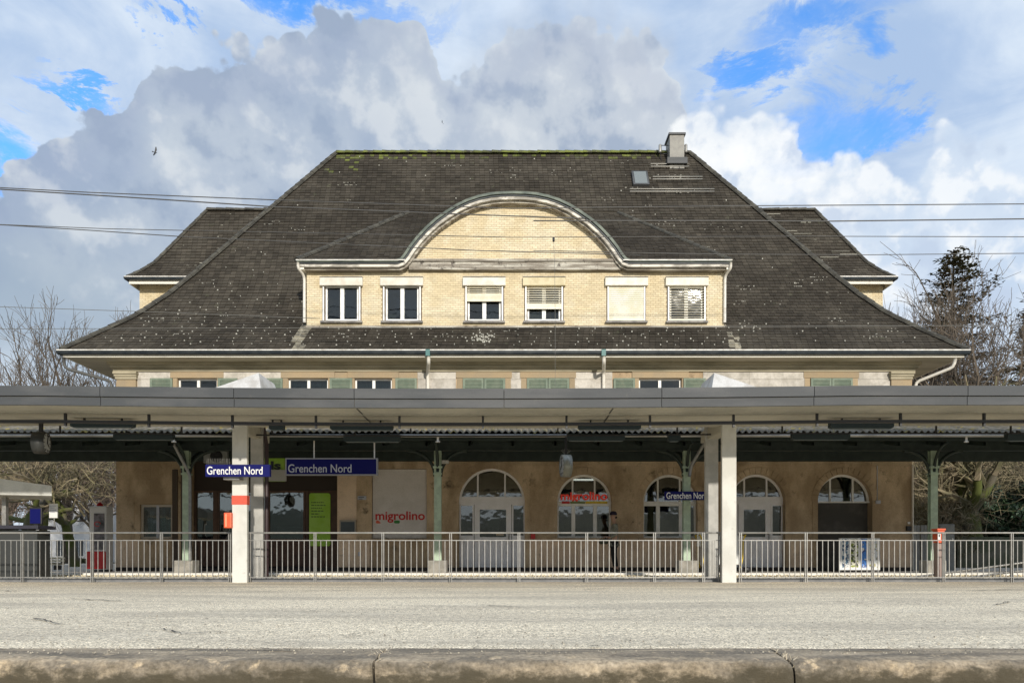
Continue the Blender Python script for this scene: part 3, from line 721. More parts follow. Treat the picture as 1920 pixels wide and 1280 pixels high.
for (a, za), (b, zb) in zip(PR[:-1], PR[1:]):
    for (sx) in (-1, 1):
        roof.face([(CC + sx * (HWE - a), DE + a, za), (CC + sx * (HWE - a), DE + 2 * RUN - a, za), (CC + sx * (HWE - b), DE + 2 * RUN - b, zb), (CC + sx * (HWE - b), DE + b, zb)])
    roof.face([(CC - HWE + a, DE + 2 * RUN - a, za), (CC + HWE - a, DE + 2 * RUN - a, za), (CC + HWE - b, DE + 2 * RUN - b, zb), (CC - HWE + b, DE + 2 * RUN - b, zb)])
    # front underlay, cut out where the dormer stands
    n = 6
    for k in range(n):
        ra, rb = a + (b - a) * k / n, a + (b - a) * (k + 1) / n; zA, zB = roof_z(ra), roof_z(rb)
        y = DE + ra
        cut = []
        if y > DF + 0.05 and zB < ZE + 0.3: cut = [(DX0 + 0.1, DX1 - 0.1)]
        xa, xb = CC - HWE + ra, CC + HWE - ra; xc, xd = CC - HWE + rb, CC + HWE - rb
        if not cut: roof.face([(xa, DE + ra, zA), (xb, DE + ra, zA), (xd, DE + rb, zB), (xc, DE + rb, zB)])
        else:
            roof.face([(xa, DE + ra, zA), (cut[0][0], DE + ra, zA), (cut[0][0], DE + rb, zB), (xc, DE + rb, zB)])
            roof.face([(cut[0][1], DE + ra, zA), (xb, DE + ra, zA), (xd, DE + rb, zB), (cut[0][1], DE + rb, zB)])
roof = roof.obj('roof', m_tile, bld)
mb.obj('roof_tiles', [m_tile, m_tile_pale, m_moss], roof, 'stuff')

# snow hooks: small pale dots in staggered rows
mb = MB(); hr = random.Random(5)
def hook(p, s_=0.05):
    mb.box(p.x - s_ * 0.5, p.x + s_ * 0.5, p.y - 0.04, p.y + 0.02, p.z + 0.01, p.z + 0.045 + s_ * 0.2)
for row in range(56):
    s = 0.3 + row * 0.215; r_ = s2r(s); y = DE + r_; z = roof_z(r_)
    if s > SL[-1] - 0.2: break
    a, b = CC - HWE + r_ + 0.5, CC + HWE - r_ - 0.5
    for u, v in subtract([(a, b)], main_cut(s)):
        x = u + hr.random() * 0.5
        while x < v:
            px = 960 + F * x / y; py = HZ - F * (z - EYE) / y
            dens = 0.72 if py > 615 else (0.50 if px < 575 and py > 530 else (0.20 if px < 600 and py > 430 else 0.045))
            if px > 1390: dens = 0.05 if py < 600 else 0.22
            if hr.random() < dens: hook(main_p(s + hr.uniform(-0.06, 0.06), x), hr.choice((0.012, 0.02, 0.03, 0.04)))
            x += hr.uniform(0.33, 0.6)
for k in range(75):      # lichen growing in short runs along the courses
    s = hr.uniform(0.6, SL[-1] - .4); r_ = s2r(s); a, b = CC - HWE + r_ + .3, CC + HWE - r_ - .3; x = hr.uniform(a, b)
    if any(u < x < v for u, v in main_cut(s)): continue
    for q in range(hr.randint(3, 9)):
        xx = x + hr.gauss(0, .22); h_ = hr.uniform(.01, .035); p = main_p(round(s / .165) * .165 + hr.choice((0, 0, .165)), min(b, max(a, xx))); mb.box(p.x - h_, p.x + h_, p.y - .03, p.y + .02, p.z + .015, p.z + .035)
for k in range(60):      # broken pale patch over the middle window
    hook(main_p(hr.uniform(0.45, 1.05), X(hr.gauss(905, 13), 23.4)), hr.uniform(.02, .05))
mb.obj('snow_hooks', m_lichen, roof, 'stuff')

# ridge and hip tiles, one by one
def cap_mesh(L, r_, mat, name):
    m2 = MB(); n = 6
    for k in range(n):
        a0, a1 = pi * k / n, pi * (k + 1) / n
        for (ra, rb) in ((r_, r_ * 0.86),):
            m2.face([(0, cos(a0) * ra, sin(a0) * ra), (0, cos(a1) * ra, sin(a1) * ra), (L, cos(a1) * rb, sin(a1) * rb), (L, cos(a0) * rb, sin(a0) * rb)], 0, True)
    m2.face([(0, cos(pi * k / n) * r_, sin(pi * k / n) * r_) for k in range(n + 1)])
    return m2.mesh(name, mat)
caps = {}
def cap_line(A, B, r_, mat, name, parent, L=0.36):
    A, B = Vector(A), Vector(B); d_ = (B - A); n = max(1, round(d_.length / L)); d_.normalize()
    key = (mat.name, r_, round((B - A).length / n, 2))
    if key not in caps: caps[key] = cap_mesh((B - A).length / n * 1.12, r_, mat, name)
    off = Vector((0, 0, 0)); p = parent
    while p is not None: off += Vector(p.location); p = p.parent
    zax = Vector((0, 0, 1)); yax = zax.cross(d_).normalized(); zz = d_.cross(yax)
    rot = Matrix((d_, yax, zz)).transposed().to_euler()
    for k in range(n):
        q = A + (B - A) * k / n - off
        part(name, caps[key], parent, q + Vector((0, 0, R.uniform(-0.008, 0.008))), rot)
zr = PR[-1][1]
cap_line((CC - HWE + RUN, DE + RUN, zr - 0.02), (X(1247, 29.6), DE + RUN, zr - 0.02), 0.16, m_moss, 'ridge_tile', roof)
cap_line((X(1249, 29.6), DE + RUN, zr - 0.02), (CC + HWE - RUN, DE + RUN, zr - 0.02), 0.16, m_ridge, 'ridge_tile', roof)
for sx in (-1, 1):
    for (a, za), (b, zb) in zip(PR[:-1], PR[1:]):
        cap_line((CC + sx * (HWE - a), DE + a, za), (CC + sx * (HWE - b), DE + b, zb), 0.13, m_ridge, 'hip_tile', roof, 0.33)
# eaves: gutter, lip, fascia, soffit all round
ze = PR[0][1]
def eave(x0, x1, y0, y1, z, wx0, wx1, wy0, wy1, zw, parent, g=0.13, fh=0.10):
    m2 = MB(); m2.box(x0 - 0.06, x1 + 0.06, y0 - 0.02, y0 + 0.02, z - 0.01, z + 0.035); m2.box(x0 - 0.08, x1 + 0.08, y0 - 0.125, y0 - 0.115, z - 0.022, z + 0.012); m2.obj('gutter_lip', m_lip, parent)
    m2 = MB()
    pf = [(y0 - 0.115 + 0.06 * (1 - cos(pi * k / 8)), z - 0.015 - g * sin(pi * k / 8)) for k in range(9)]
    m2.extrude_x(pf, [x0 - 0.08, x1 + 0.08], None, True, 0, True)
    for xx in (x0 - 0.0, x1 - 0.0):
        pf2 = [(xx + (-0.11 if xx == x0 else -0.01) + 0.06 * (1 - cos(pi * k / 8)), z - 0.015 - g * sin(pi * k / 8)) for k in range(9)]
        i = len(m2.v)
        m2.v += [(p, y0 - 0.1, q) for p, q in pf2] + [(p, y1, q) for p, q in pf2]
        for k in range(9): m2.f.append((i + k, i + (k + 1) % 9, i + 9 + (k + 1) % 9, i + 9 + k)); m2.m.append(0); m2.smooth.append(True)
    m2.obj('gutter', m_gutter, parent)
    m2 = MB(); zf = z - g - fh + 0.03
    m2.box(x0 + 0.03, x1 - 0.03, y0 + 0.03, y0 + 0.07, zf, z - 0.04)
    m2.box(x0 + 0.03, x0 + 0.07, y0 + 0.07, y1, zf, z - 0.04); m2.box(x1 - 0.07, x1 - 0.03, y0 + 0.07, y1, zf, z - 0.04); m2.obj('fascia_board', m_whitewood, parent)
    m2 = MB()
    a = [(x0 + .07, y0 + .07, zf + .01), (x1 - .07, y0 + .07, zf + .01), (x1 - .07, y1, zf + .01), (x0 + .07, y1, zf + .01)]
    b = [(wx0, wy0, zw), (wx1, wy0, zw), (wx1, wy1, zw), (wx0, wy1, zw)]
    for k in (0, 1, 3):
        m2.face([a[k], a[(k + 1) % 4], b[(k + 1) % 4], b[k]])
    m2.obj('soffit', m_soffit, parent)
eave(CC - HWE, CC + HWE, DE, DE + 2 * RUN, ze, BX0 - 0.2, BX1 + 0.2, DW - 0.2, 36.2, Z(681, DW), roof, 0.12, 0.10)
# wings at both ends, rising behind the hips
for sx, ec, wc in ((-1, 723, 701), (1, 714, 693)):
    yw = 27.5; xe = ec * yw / F; zw = 516 * yw / F + EYE; rw = DE + RUN - yw; zrw = 641 * 29.6 / F + EYE
    PW = [(0, zw), (0.35, zw + 0.36), (0.7, zw + 0.82), (rw, zrw)]
    m2 = MB()
    def wp(s, x, PW=PW):
        L = 0
        for (a, za), (b, zb) in zip(PW[:-1], PW[1:]):
            l = sqrt((b - a) ** 2 + (zb - za) ** 2)
            if s <= L + l + 1e-6: t = (s - L) / l; return Vector((x, yw + a + (b - a) * t, za + (zb - za) * t))
            L += l
        return Vector((x, yw + PW[-1][0], PW[-1][1]))
    Lw = sum(sqrt((b - a) ** 2 + (zb - za) ** 2) for (a, za), (b, zb) in zip(PW[:-1], PW[1:]))
    xin = CC + sx * 7.0
    def xl(s): 
        xo = CC + sx * (xe - (wp(s, 0).y - yw)); return (min(xo, xin), max(xo, xin))
    tile_field(m2, wp, Lw, xl, seed=3 + sx)
    m3 = MB()
    for (a, za), (b, zb) in zip(PW[:-1], PW[1:]):
        for yy in (0, 1):
            ya, yb = (yw + a, yw + b) if yy == 0 else (yw + 2 * rw - a, yw + 2 * rw - b)
            m3.face([(xin, ya, za), (CC + sx * (xe - a), ya, za), (CC + sx * (xe - b), yb, zb), (xin, yb, zb)])
        m3.face([(CC + sx * (xe - a), yw + a, za), (CC + sx * (xe - a), yw + 2 * rw - a, za), (CC + sx * (xe - b), yw + 2 * rw - b, zb), (CC + sx * (xe - b), yw + b, zb)])
    m5 = MB()
    for k in range(46 if sx > 0 else 26):
        s = round(R.uniform(.3, Lw - .2) / .165) * .165; a, b = xl(s); x = R.uniform(a + .2, b - .3); L_ = R.choice((.02, .03, .05, .2, .35)) if sx > 0 else R.choice((.02, .03, .05))
        p = wp(s, x); m5.box(x - L_, x + L_, p.y - .035, p.y + .01, p.z + .02, p.z + .04)
    wr = m3.obj('wing_roof', m_tile, bld); m5.obj('lichen_specks', M('pale_lichen', (0.3, 0.29, 0.24), .9, rnd=.4), wr, 'stuff'); m2.obj('roof_tiles', m_tile, wr, 'stuff')
    cap_line((CC + sx * (xe - rw), yw + rw, zrw - 0.02), (CC + sx * 9.2, yw + rw, zrw - 0.02), 0.14, m_ridge, 'ridge_tile', wr)
    for (a, za), (b, zb) in zip(PW[:-1], PW[1:]):
        cap_line((CC + sx * (xe - a), yw + a, za), (CC + sx * (xe - b), yw + b, zb), 0.10, m_ridge, 'hip_tile', wr)
    xw = wc * 28.0 / F; x0, x1 = sorted((CC + sx * xe, CC + sx * 8.0)); w0, w1 = sorted((CC + sx * xw, CC + sx * 8.0))
    eave(x0, x1, yw, yw + 2 * rw, zw, w0 - 0.0, w1 + 0.0, 28.0, yw + 2 * rw - 0.4, Z(533, 28.0), wr, 0.10, 0.16)
    m4 = MB(); m4.box(w0 + 0.02, w1 - 0.02, 28.02, yw + 2 * rw - 0.5, 0, Z(533, 28.0) + 0.02); wg = m4.obj('wing_wall', m_mortar, bld)
    m4 = MB(); z = Z(600, 28.0); k = 0
    while z < Z(534, 28.0):
        x = w0 - (0.11 if k % 2 else 0)
        while x < w1:
            xa, xb = max(w0, x) + .004, min(w1, x + 0.22) - .004
            if xb > xa + 0.02: m4.box(xa, xb, 28.0, 28.05, z + .004, z + 0.069)
            x += 0.22
        z += 0.073; k += 1
    m4.obj('brick_courses', m_brick, wg, 'stuff')
# ---------------------------------------------------------------- dormer
dm_base = Z(612, DF)
dtop = Z(507, DF)
mb = MB()
dh = []
DWIN = [(641, 'grey'), (754, 'dark'), (908, 'part'), (1020, 'half'), (1174, 'closed'), (1287, 'open')]
for c_, k in DWIN: dh.append(rect_pts(X(c_ - 37, DF), X(c_ + 37, DF), Z(604, DF), Z(524, DF)))
wall_holes(mb, rect_pts(DX0, DX1, dm_base - 0.25, ZE + 0.1), dh, DF, 0.22)
# cheeks
for x in (DX0, DX1): mb.face([(x, DF, dm_base - 0.25), (x, DF + 2.3, dm_base - 0.25), (x, DF + 2.3, ZE + 0.1), (x, DF, ZE + 0.1)])
mb.box(DX0 + .1, DX1 - .1, DF + 1.2, DF + 1.25, dm_base, ZE, 1)
dorm = mb.obj('dormer_wall', [m_mortar, m_dark], bld)
def brick_run(mb, z0, z1, ivf, y, H=0.07, L=0.165, seed=0):
    rr = random.Random(seed); z = z0; k = 0
    while z < z1 - 0.01:
        for a, b in ivf(z, z + H):
            x = math.floor(a / L) * L - (L / 2 if k % 2 else 0)
            while x < b:
                xa, xb = max(a, x) + 0.004, min(b, x + L) - 0.004
                if xb - xa > 0.03:
                    e = rr.uniform(0.006, 0.013); i = len(mb.v)
                    z0_, z1_ = z + 0.005, min(z + H - 0.005, z1)
                    mb.v += [(xa, y - e, z0_), (xb, y - e, z0_), (xb, y - e, z1_), (xa, y - e, z1_), (xa, y, z0_), (xb, y, z0_), (xb, y, z1_), (xa, y, z1_)]
                    for f in ((0, 1, 2, 3), (0, 4, 5, 1), (1, 5, 6, 2), (2, 6, 7, 3), (3, 7, 4, 0)):
                        mb.f.append(tuple(i + q for q in f)); mb.m.append(0); mb.smooth.append(False)
                x += L
        z += H; k += 1
def div(z0, z1):
    cuts = [(X(c_ - 37, DF), X(c_ + 37, DF)) for c_, k in DWIN if z1 > Z(604, DF) and z0 < Z(524, DF)]
    return subtract([(DX0, DX1)], cuts)
mb = MB(); brick_run(mb, dm_base - 0.1, Z(510, DF), div, DF)
mb.obj('brick_courses', m_brick, dorm, 'stuff')
mb = MB(); mb.box(DX0 - 0.02, DX1 + 0.02, DF - 0.06, DF, dm_base - 0.06, dm_base + 0.01); mb.obj('base_flashing', m_worn, dorm)
# windows with roller or louvre blinds
for c_, k in DWIN:
    xa, xb = X(c_ - 37, DF), X(c_ + 37, DF); zt, zb = Z(524, DF), Z(604, DF)
    fx0, fx1 = X(c_ - 31, DF), X(c_ + 31, DF); y = DF + 0.05; m2 = MB(); fr = 0.055; xm = (fx0 + fx1) / 2
    zf = Z(601.5, DF); ztt = Z(535, DF)
    m2.box(fx0, fx0 + fr, y, y + 0.07, zf, ztt); m2.box(fx1 - fr, fx1, y, y + 0.07, zf, ztt); m2.box(fx0 + fr, fx1 - fr, y, y + 0.07, zf, zf + 0.07); m2.box(fx0 + fr, fx1 - fr, y, y + 0.07, ztt - 0.06, ztt)
    m2.box(xm - 0.06, xm + 0.06, y - 0.012, y + 0.058, zf + 0.07, ztt - 0.06)
    w = m2.obj('window', m_frame, bld)
    for a, b in ((fx0 + fr, xm - 0.06), (xm + 0.06, fx1 - fr)):
        m3 = MB(); m3.box(a, b, y + 0.03, y + 0.036, zf + 0.07, ztt - 0.06); m3.obj('pane', m_glass, w)
    m3 = MB(); m3.box(xa, fx0 - 0.0, DF + 0.01, DF + 0.2, zb, zt); m3.box(fx1, xb, DF + 0.01, DF + 0.2, zb, zt); m3.obj('reveal_board', m_darkwood, w)
    m3 = MB(); m3.box(X(c_ - 40, DF), X(c_ + 40, DF), DF - 0.13, DF + 0.04, Z(537.5, DF), Z(522.5, DF))
    bx_ = m3.obj('blind_box', m_box_y if k == 'half' else m_box, w); bevel(bx_, 0.012)
    m3 = MB(); m3.box(X(c_ - 40, DF), X(c_ + 40, DF), DF - 0.145, DF + 0.02, Z(522, DF), Z(521, DF)); m3.obj('box_flashing', m_sill, w)
    for s_ in (-1, 1):
        m3 = MB(); xx = X(c_ + s_ * 34, DF); m3.box(xx - 0.022, xx + 0.022, DF - 0.06, DF - 0.015, zf, Z(537, DF)); m3.obj('guide_rail', m_frame, w)
    m3 = MB(); m3.box(X(c_ - 39, DF), X(c_ + 39, DF), DF - 0.12, DF + 0.15, Z(606.5, DF), Z(602.8, DF)); m3.obj('window_sill', m_sill, w)
    sx0, sx1 = X(c_ - 32.5, DF), X(c_ + 32.5, DF)
    if k in ('grey',):
        m3 = MB(); m3.box(fx0, fx1, y + 0.12, y + 0.125, zf, ztt); m3.obj('curtain', m_curtain, w)
    if k == 'part':
        m3 = MB(); m3.face([(xm + .02, y + .15, zf), (fx1, y + .15, zf), (fx1, y + .15, zf + .9), (xm + .5, y + .15, zf + 1.0), (xm + .15, y + .15, zf + .6)]); m3.obj('curtain', m_curtain_w, w)
    if k == 'half':
        m3 = MB(); m3.box(fx0 + .06, xm - .03, y + .1, y + .105, zf, zf + .48); m3.obj('curtain', m_curtain_w, w)
        m3 = MB()
        for q in range(14):
            p = Vector((xm + .12 + .4 * R.random(), y + .12, zf + .08)); m3.tube([p, p + Vector((R.uniform(-.08, .08), 0, R.uniform(.08, .22)))], 0.012, 3)
        m3.obj('house_plant', M('pot_plant_green', (0.03, 0.09, 0.02), 0.8), w)
    if k == 'dark':
        m3 = MB(); m3.box(fx0 + .08, fx0 + .3, y + .1, y + .2, zf + .07, zf + .27); m3.obj('small_carton', M('carton', (0.5, 0.4, 0.22), 0.8), w)
    def slat(z, tilt):
        s = MB(); d_ = 0.032; y0 = DF - 0.035
        s.face([(sx0, y0 - d_ * cos(tilt), z - d_ * sin(tilt)), (sx1, y0 - d_ * cos(tilt), z - d_ * sin(tilt)), (sx1, y0 + d_ * cos(tilt), z + d_ * sin(tilt)), (sx0, y0 + d_ * cos(tilt), z + d_ * sin(tilt))])
        i = len(s.v); h = 0.004
        s.face([(x_, y_ , z_ - h) for x_, y_, z_ in s.v[:4]][::-1])
        s.face([s.v[0], s.v[1], s.v[6], s.v[7]])
        s.obj('slat', m_slat, w)
    ztop = Z(538, DF)
    if k == 'closed':
        z = ztop - 0.03
        while z > zf + 0.03: slat(z, radians(78)); z -= 0.066
    if k == 'open':
        z = ztop - 0.05
        while z > zf + 0.05: slat(z, radians(28)); z -= 0.084
    if k == 'half':
        z = ztop - 0.05
        while z > Z(571, DF): slat(z, radians(38)); z -= 0.075
        for q in range(4): slat(z, radians(80)); z -= 0.03
    if k == 'part':
        z = ztop - 0.04
        for q in range(3): slat(z, radians(40)); z -= 0.07
        for q in range(5): slat(z, radians(80)); z -= 0.04
    if k in ('closed', 'open', 'half', 'part'):
        m3 = MB(); zz = zf + 0.03 if k in ('closed', 'open') else z
        m3.box(sx0, sx1, DF - 0.06, DF - 0.015, zz - 0.03, zz + 0.02); m3.obj('bottom_rail', m_slat, w)
# arched gable
half = [(0, 361), (22, 361.5), (43, 363.5), (65, 368), (86, 375), (107, 385), (126, 397), (146, 411), (164, 427), (181, 445), (195, 463), (204, 477), (211, 485.5), (219, 488.5)]
DR = 23.42
def rim(off, d=DR):          # outline points (x, z) shifted inward by off px
    pts = []
    for i, (hx, py) in enumerate(half):
        a = half[max(0, i - 1)]; b = half[min(len(half) - 1, i + 1)]
        t = Vector((b[0] - a[0], b[1] - a[1])).normalized() if i else Vector((1, 0)); n = Vector((-t.y, t.x))     # inward/down
        pts.append((hx + n.x * off, py + n.y * off))
    r_ = [(X(963 + hx, d), Z(py, d)) for hx, py in pts]; l_ = [(X(963 - hx, d), Z(py, d)) for hx, py in reversed(pts[1:])]
    return l_ + r_
XE0, XE1 = X(557, DR), X(1371, DR)
def rim_path(off, ext=True):
    p = rim(off)
    return [(XE0 - 0.0, p[0][1])] + p + [(XE1 + 0.0, p[-1][1])]
def rim_band(name, o0, o1, y0, y1, mat, parent):
    a, b = rim_path(o0), rim_path(o1); m2 = MB(); n = len(a)
    for k in range(n - 1):
        (ax, az_), (bx_, bz) = a[k], a[k + 1]; (cx, cz), (dx, dz) = b[k], b[k + 1]
        m2.face([(cx, y0, cz), (dx, y0, dz), (bx_, y0, bz), (ax, y0, az_)])
        m2.face([(ax, y0, az_), (bx_, y0, bz), (bx_, y1, bz), (ax, y1, az_)]); m2.face([(cx, y0, cz), (cx, y1, cz), (dx, y1, dz), (dx, y0, dz)])
    for k in (0, n - 1):
        (ax, az_), (cx, cz) = a[k], b[k]; m2.face([(ax, y0, az_), (ax, y1, az_), (cx, y1, cz), (cx, y0, cz)])
    return m2.obj(name, mat, parent)
droof = MB()
# vault over the arch
vp = rim(0.5)
for k in range(len(vp) - 1):
    (ax, az_), (bx_, bz) = vp[k], vp[k + 1]; droof.face([(ax, DR, az_), (bx_, DR, bz), (bx_, 27.6, bz), (ax, 27.6, az_)], 0, True)
zt_ = 12.6 + EYE
apL = (X(765, 27.5), 27.5, zt_); apR = (2 * CC - X(765, 27.5), 27.5, zt_)
cL, cR = (XE0, DR, ZE), (XE1, DR, ZE)
yb_ = 25.5
droof.face([cL, (XE0, yb_, ZE), apL]); droof.face([cR, apR, (XE1, yb_, ZE)])
dro = droof.obj('dormer_roof', m_tile, bld)
def dp(s, x):
    L_ = sqrt((27.5 - DR) ** 2 + (zt_ - ZE) ** 2); t = s / L_; return Vector((x, DR + (27.5 - DR) * t, ZE + (zt_ - ZE) * t))
LD = sqrt((27.5 - DR) ** 2 + (zt_ - ZE) ** 2)
def dl(s):
    t = s / LD; xl_ = XE0 + (apL[0] - XE0) * t; return xl_, XE1 + (apR[0] - XE1) * t
def dcut(s):
    z = dp(s, 0).z + 0.05
    zs = [p for p in vp if p[1] >= z]
    if not zs: return []
    hx = 0
    for (ax, az_), (bx_, bz) in zip(vp[:-1], vp[1:]):
        if bx_ <= CC: continue
        if (az_ - z) * (bz - z) <= 0 and az_ != bz: hx = ax + (bx_ - ax) * (az_ - z) / (az_ - bz)
    if hx <= CC: return []
    return [(2 * CC - hx, hx)]
mb = MB(); tile_field(mb, dp, LD, dl, dcut, seed=9)
mb2 = MB(); n = 30
for k in range(n):
    s0, s1 = LD * k / n, LD * (k + 1) / n
    for a, b in subtract([dl(s0)], dcut(s0)):
        p = [dp(s0, a), dp(s0, b), dp(s1, b), dp(s1, a)]
        mb2.face([q - Vector((0, 0, 0.01)) for q in p])
mb2.obj('roof_underlay', m_tile_under, dro); mb.obj('roof_tiles', m_tile, dro, 'stuff')
cap_line(cL, apL, 0.12, m_ridge, 'hip_tile', dro, 0.3); cap_line(cR, apR, 0.10, m_ridge, 'hip_tile', dro, 0.3)
rim_band('copper_edge', -1.5, 3.2, DR - 0.05, DR + 0.5, m_copper, dro)
rim_band('eave_moulding', 3.4, 6.2, DR + 0.0, DR + 0.3, m_gutter, dro)
rim_band('fascia_board', 6.4, 11.5, DR + 0.03, DR + 0.2, M('flaking_white_fascia', (0.72, 0.68, 0.6), 0.7, (0.3, 0.28, 0.24), 3, lo=0.40, hi=0.60, stretch=(0.6, 1, 1.5), fine=0.2, col3=(0.12, 0.11, 0.09), lo3=0.60, hi3=0.7, scale3=4), dro)
rim_band('lower_moulding', 11.7, 15.5, DR + 0.14, DF + 0.0, m_worn, dro)
m2 = MB(); m2.box(XE0 - 0.02, X(760, DR), DR - 0.07, DR - 0.055, ZE + 0.0, ZE + 0.03); m2.box(X(1168, DR), XE1 + 0.02, DR - 0.07, DR - 0.055, ZE, ZE + 0.03); m2.obj('gutter_lip', m_lip, dro)
# side returns of the dormer eaves
m2 = MB()
for x0, x1 in ((XE0, DX0), (DX1, XE1)): m2.box(min(x0, x1), max(x0, x1), DR + 0.06, yb_ - 0.1, ZE - 0.24, ZE - 0.03)
m2.obj('eave_return', m_whitewood, dro)
# brick tympanum and weathered beam
tyi = rim(14)
tz = Z(491, DF)
pol = [(x, z) for x, z in tyi if z > tz]
m2 = MB(); m2.prism([(pol[0][0], tz)] + pol + [(pol[-1][0], tz)], DF - 0.02, DF + 0.12); tym = m2.obj('gable_wall', m_mortar, bld)
def tiv(z0, z1):
    zz = (z0 + z1) / 2; hx = None
    for (ax, az_), (bx_, bz) in zip(tyi[:-1], tyi[1:]):
        if bx_ > CC and (az_ - zz) * (bz - zz) <= 0 and az_ != bz: hx = ax + (bx_ - ax) * (az_ - zz) / (az_ - bz)
    return [(2 * CC - hx, hx)] if hx else []
m2 = MB(); brick_run(m2, tz, Z(374, DF), tiv, DF - 0.02, seed=4); m2.obj('brick_courses', m_brick, tym, 'stuff')
m2 = MB(); m2.box(X(768, DF), X(1163, DF), DF - 0.16, DF, Z(509, DF), Z(494.5, DF)); m2.obj('beam', m_worn, bld)
m2 = MB(); m2.box(X(766, DF), X(1165, DF), DF - 0.2, DF - 0.01, Z(494, DF), Z(489.5, DF)); m2.obj('beam_flashing', m_worn, bld)
m2 = MB(); m2.box(DX0, X(766, DF), DF - 0.05, DF, Z(509, DF), Z(502, DF)); m2.box(X(1165, DF), DX1, DF - 0.05, DF, Z(509, DF), Z(502, DF)); m2.obj('frieze_board', m_cornice, bld)
def pipe(pts, r_, mat, parent, name='downpipe', n=8):
    m2 = MB(); P_ = [Vector(p) for p in pts]; q = [P_[0]]
    for a, b, c_ in zip(P_[:-2], P_[1:-1], P_[2:]):
        l1, l2 = (a - b).length, (c_ - b).length; e = min(0.12, l1 * .4, l2 * .4)
        u = b + (a - b).normalized() * e; v = b + (c_ - b).normalized() * e
        q += [u, u.lerp(b, .5).lerp(b.lerp(v, .5), .5), v]
    q.append(P_[-1]); m2.tube(q, r_, n); return m2.obj(name, mat, parent)
for s_ in (-1, 1):
    e, f, g_ = (X(559, DR), X(572, DF), X(572, DF)) if s_ < 0 else (X(1370, DR), X(1358, DF), X(1357.5, DF))
    pipe([(e, DR - 0.02, ZE - 0.05), (e, DR, Z(503, DR)), (f, DF - 0.08, Z(519, DF)), (g_, DF - 0.08, Z(606, DF))], 0.045, m_pipe, bld)
# main eave downpipes
for px in (803, 1131):
    m2 = MB(); m2.box(X(px - 4, DE), X(px + 4, DE), DE - 0.15, DE - 0.02, Z(669, DE), Z(657, DE)); m2.obj('pipe_funnel', m_greenpaint, bld)
    pipe([(X(px + 1, DE), DE - 0.07, Z(668, DE)), (X(px + 1, DE), DE - 0.05, Z(680, DE)), (X(px, DW), DW - 0.12, Z(699, DW)), (X(px, DW), DW - 0.12, Z(820, DW))], 0.055, m_pipe, bld)
pipe([(CC - HWE + .1, DE - .05, Z(670, DE)), (CC - HWE + .1, DE, Z(690, DE)), (BX0 - 0.1, DW - .1, Z(716, DW)), (BX0 - .1, DW - .1, 3.9)], 0.05, m_pipe_dk, bld)
pipe([(CC + HWE - .35, DE - .05, Z(672, DE)), (CC + HWE - .38, DE, Z(688, DE)), (BX1 + 0.05, DW - .12, Z(718, DW)), (BX1 + .05, DW - .12, 3.9)], 0.05, m_pipe, bld)
pipe([(BX1 - 0.02, DW - .08, 3.4), (BX1 - 0.02, DW - .08, 0.1)], 0.03, m_pipe, bld)
# chimney
dc = 29.0; m_chim = M('grey_chimney_cladding', (0.27, 0.26, 0.23), 0.6, (0.22, 0.21, 0.19), 4)
ch = MB(); cx0, cx1 = X(1256, dc), X(1283, dc); ch.box(cx0, cx1, dc, dc + 0.75, Z(320, dc), Z(253, dc)); chim = ch.obj('chimney', m_chim, bld)
m2 = MB(); m2.box(cx0 - 0.05, cx1 + 0.05, dc - 0.05, dc + 0.8, Z(253, dc), Z(249.5, dc)); m2.obj('chimney_cap', m_zinc, chim)
m2 = MB(); m2.lathe([(0.16, 0), (0.17, 0.05), (0.1, 0.1), (0, 0.11)], ((cx0 + cx1) / 2 - .02, dc + .35, Z(249.5, dc) - 0.0)); m2.obj('flue_cowl', m_galv, chim)
m2 = MB(); m2.box(cx0 - .12, cx1 + .1, dc - 0.12, dc + 0.5, Z(304, dc) - .1, Z(297.5, dc)); m2.obj('chimney_flashing', m_zinc, chim)
for px in (1240.5, 1289.5):
    m2 = MB(); xx = X(px, dc); m2.lathe([(0, 0), (0.055, 0.01), (0.06, 0.05), (0.06, 0.30), (0.045, 0.33), (0, 0.335)], (xx, dc + .3, Z(279, dc)), n=12); an = m2.obj('antenna', m_galv, chim)
    m2 = MB(); m2.tube([(xx, dc + .3, Z(279, dc) + .03), (xx + (0.06 if px < 1260 else -0.02), dc + .3, Z(296, dc))], 0.014, 6)
    xb_ = cx0 if px < 1260 else cx1
    for zz in (Z(265, dc), Z(281, dc)): m2.tube([(xx, dc + .3, zz), (xb_, dc + .3, zz)], 0.014, 6)
    m2.obj('bracket', m_black, chim)
# skylight
def on_roof(px, py):     # point of the main roof slope seen at that photo pixel
    best = None
    for k in range(4000):
        r_ = RUN * k / 4000; y = DE + r_; q = HZ - F * (roof_z(r_) - EYE) / y
        if q <= py: return r_, X(px, y)
    return RUN, X(px, DE + RUN)
ra, xa = on_roof(1187, 352); rb, xb = on_roof(1187, 327); xr = on_roof(1217, 352)[1]
def rp(r_, x, h=0.0):
    t = Vector((0, 1, (roof_z(r_ + .05) - roof_z(r_)) / .05)).normalized(); n = Vector((0, -t.z, t.y)); return Vector((x, DE + r_, roof_z(r_))) + n * h
m2 = MB()
for h0, h1, e, mi in ((0, 0.14, 0.0, 0), (0.14, 0.16, -0.09, 1)):
    q = [(ra - e * .4, xa - e), (ra - e * .4, xr + e), (rb + e * .4, xr + e), (rb + e * .4, xa - e)]
    a = [rp(r_, x, h0) for r_, x in q]; b = [rp(r_, x, h1) for r_, x in q]
    if mi == 0:
        sk0 = (a, b)
        m2.face(b)
        for k in range(4): m2.face([a[k], a[(k + 1) % 4], b[(k + 1) % 4], b[k]])
sky_ = m2.obj('skylight', m_zinc, bld)
m2 = MB(); e = 0.07
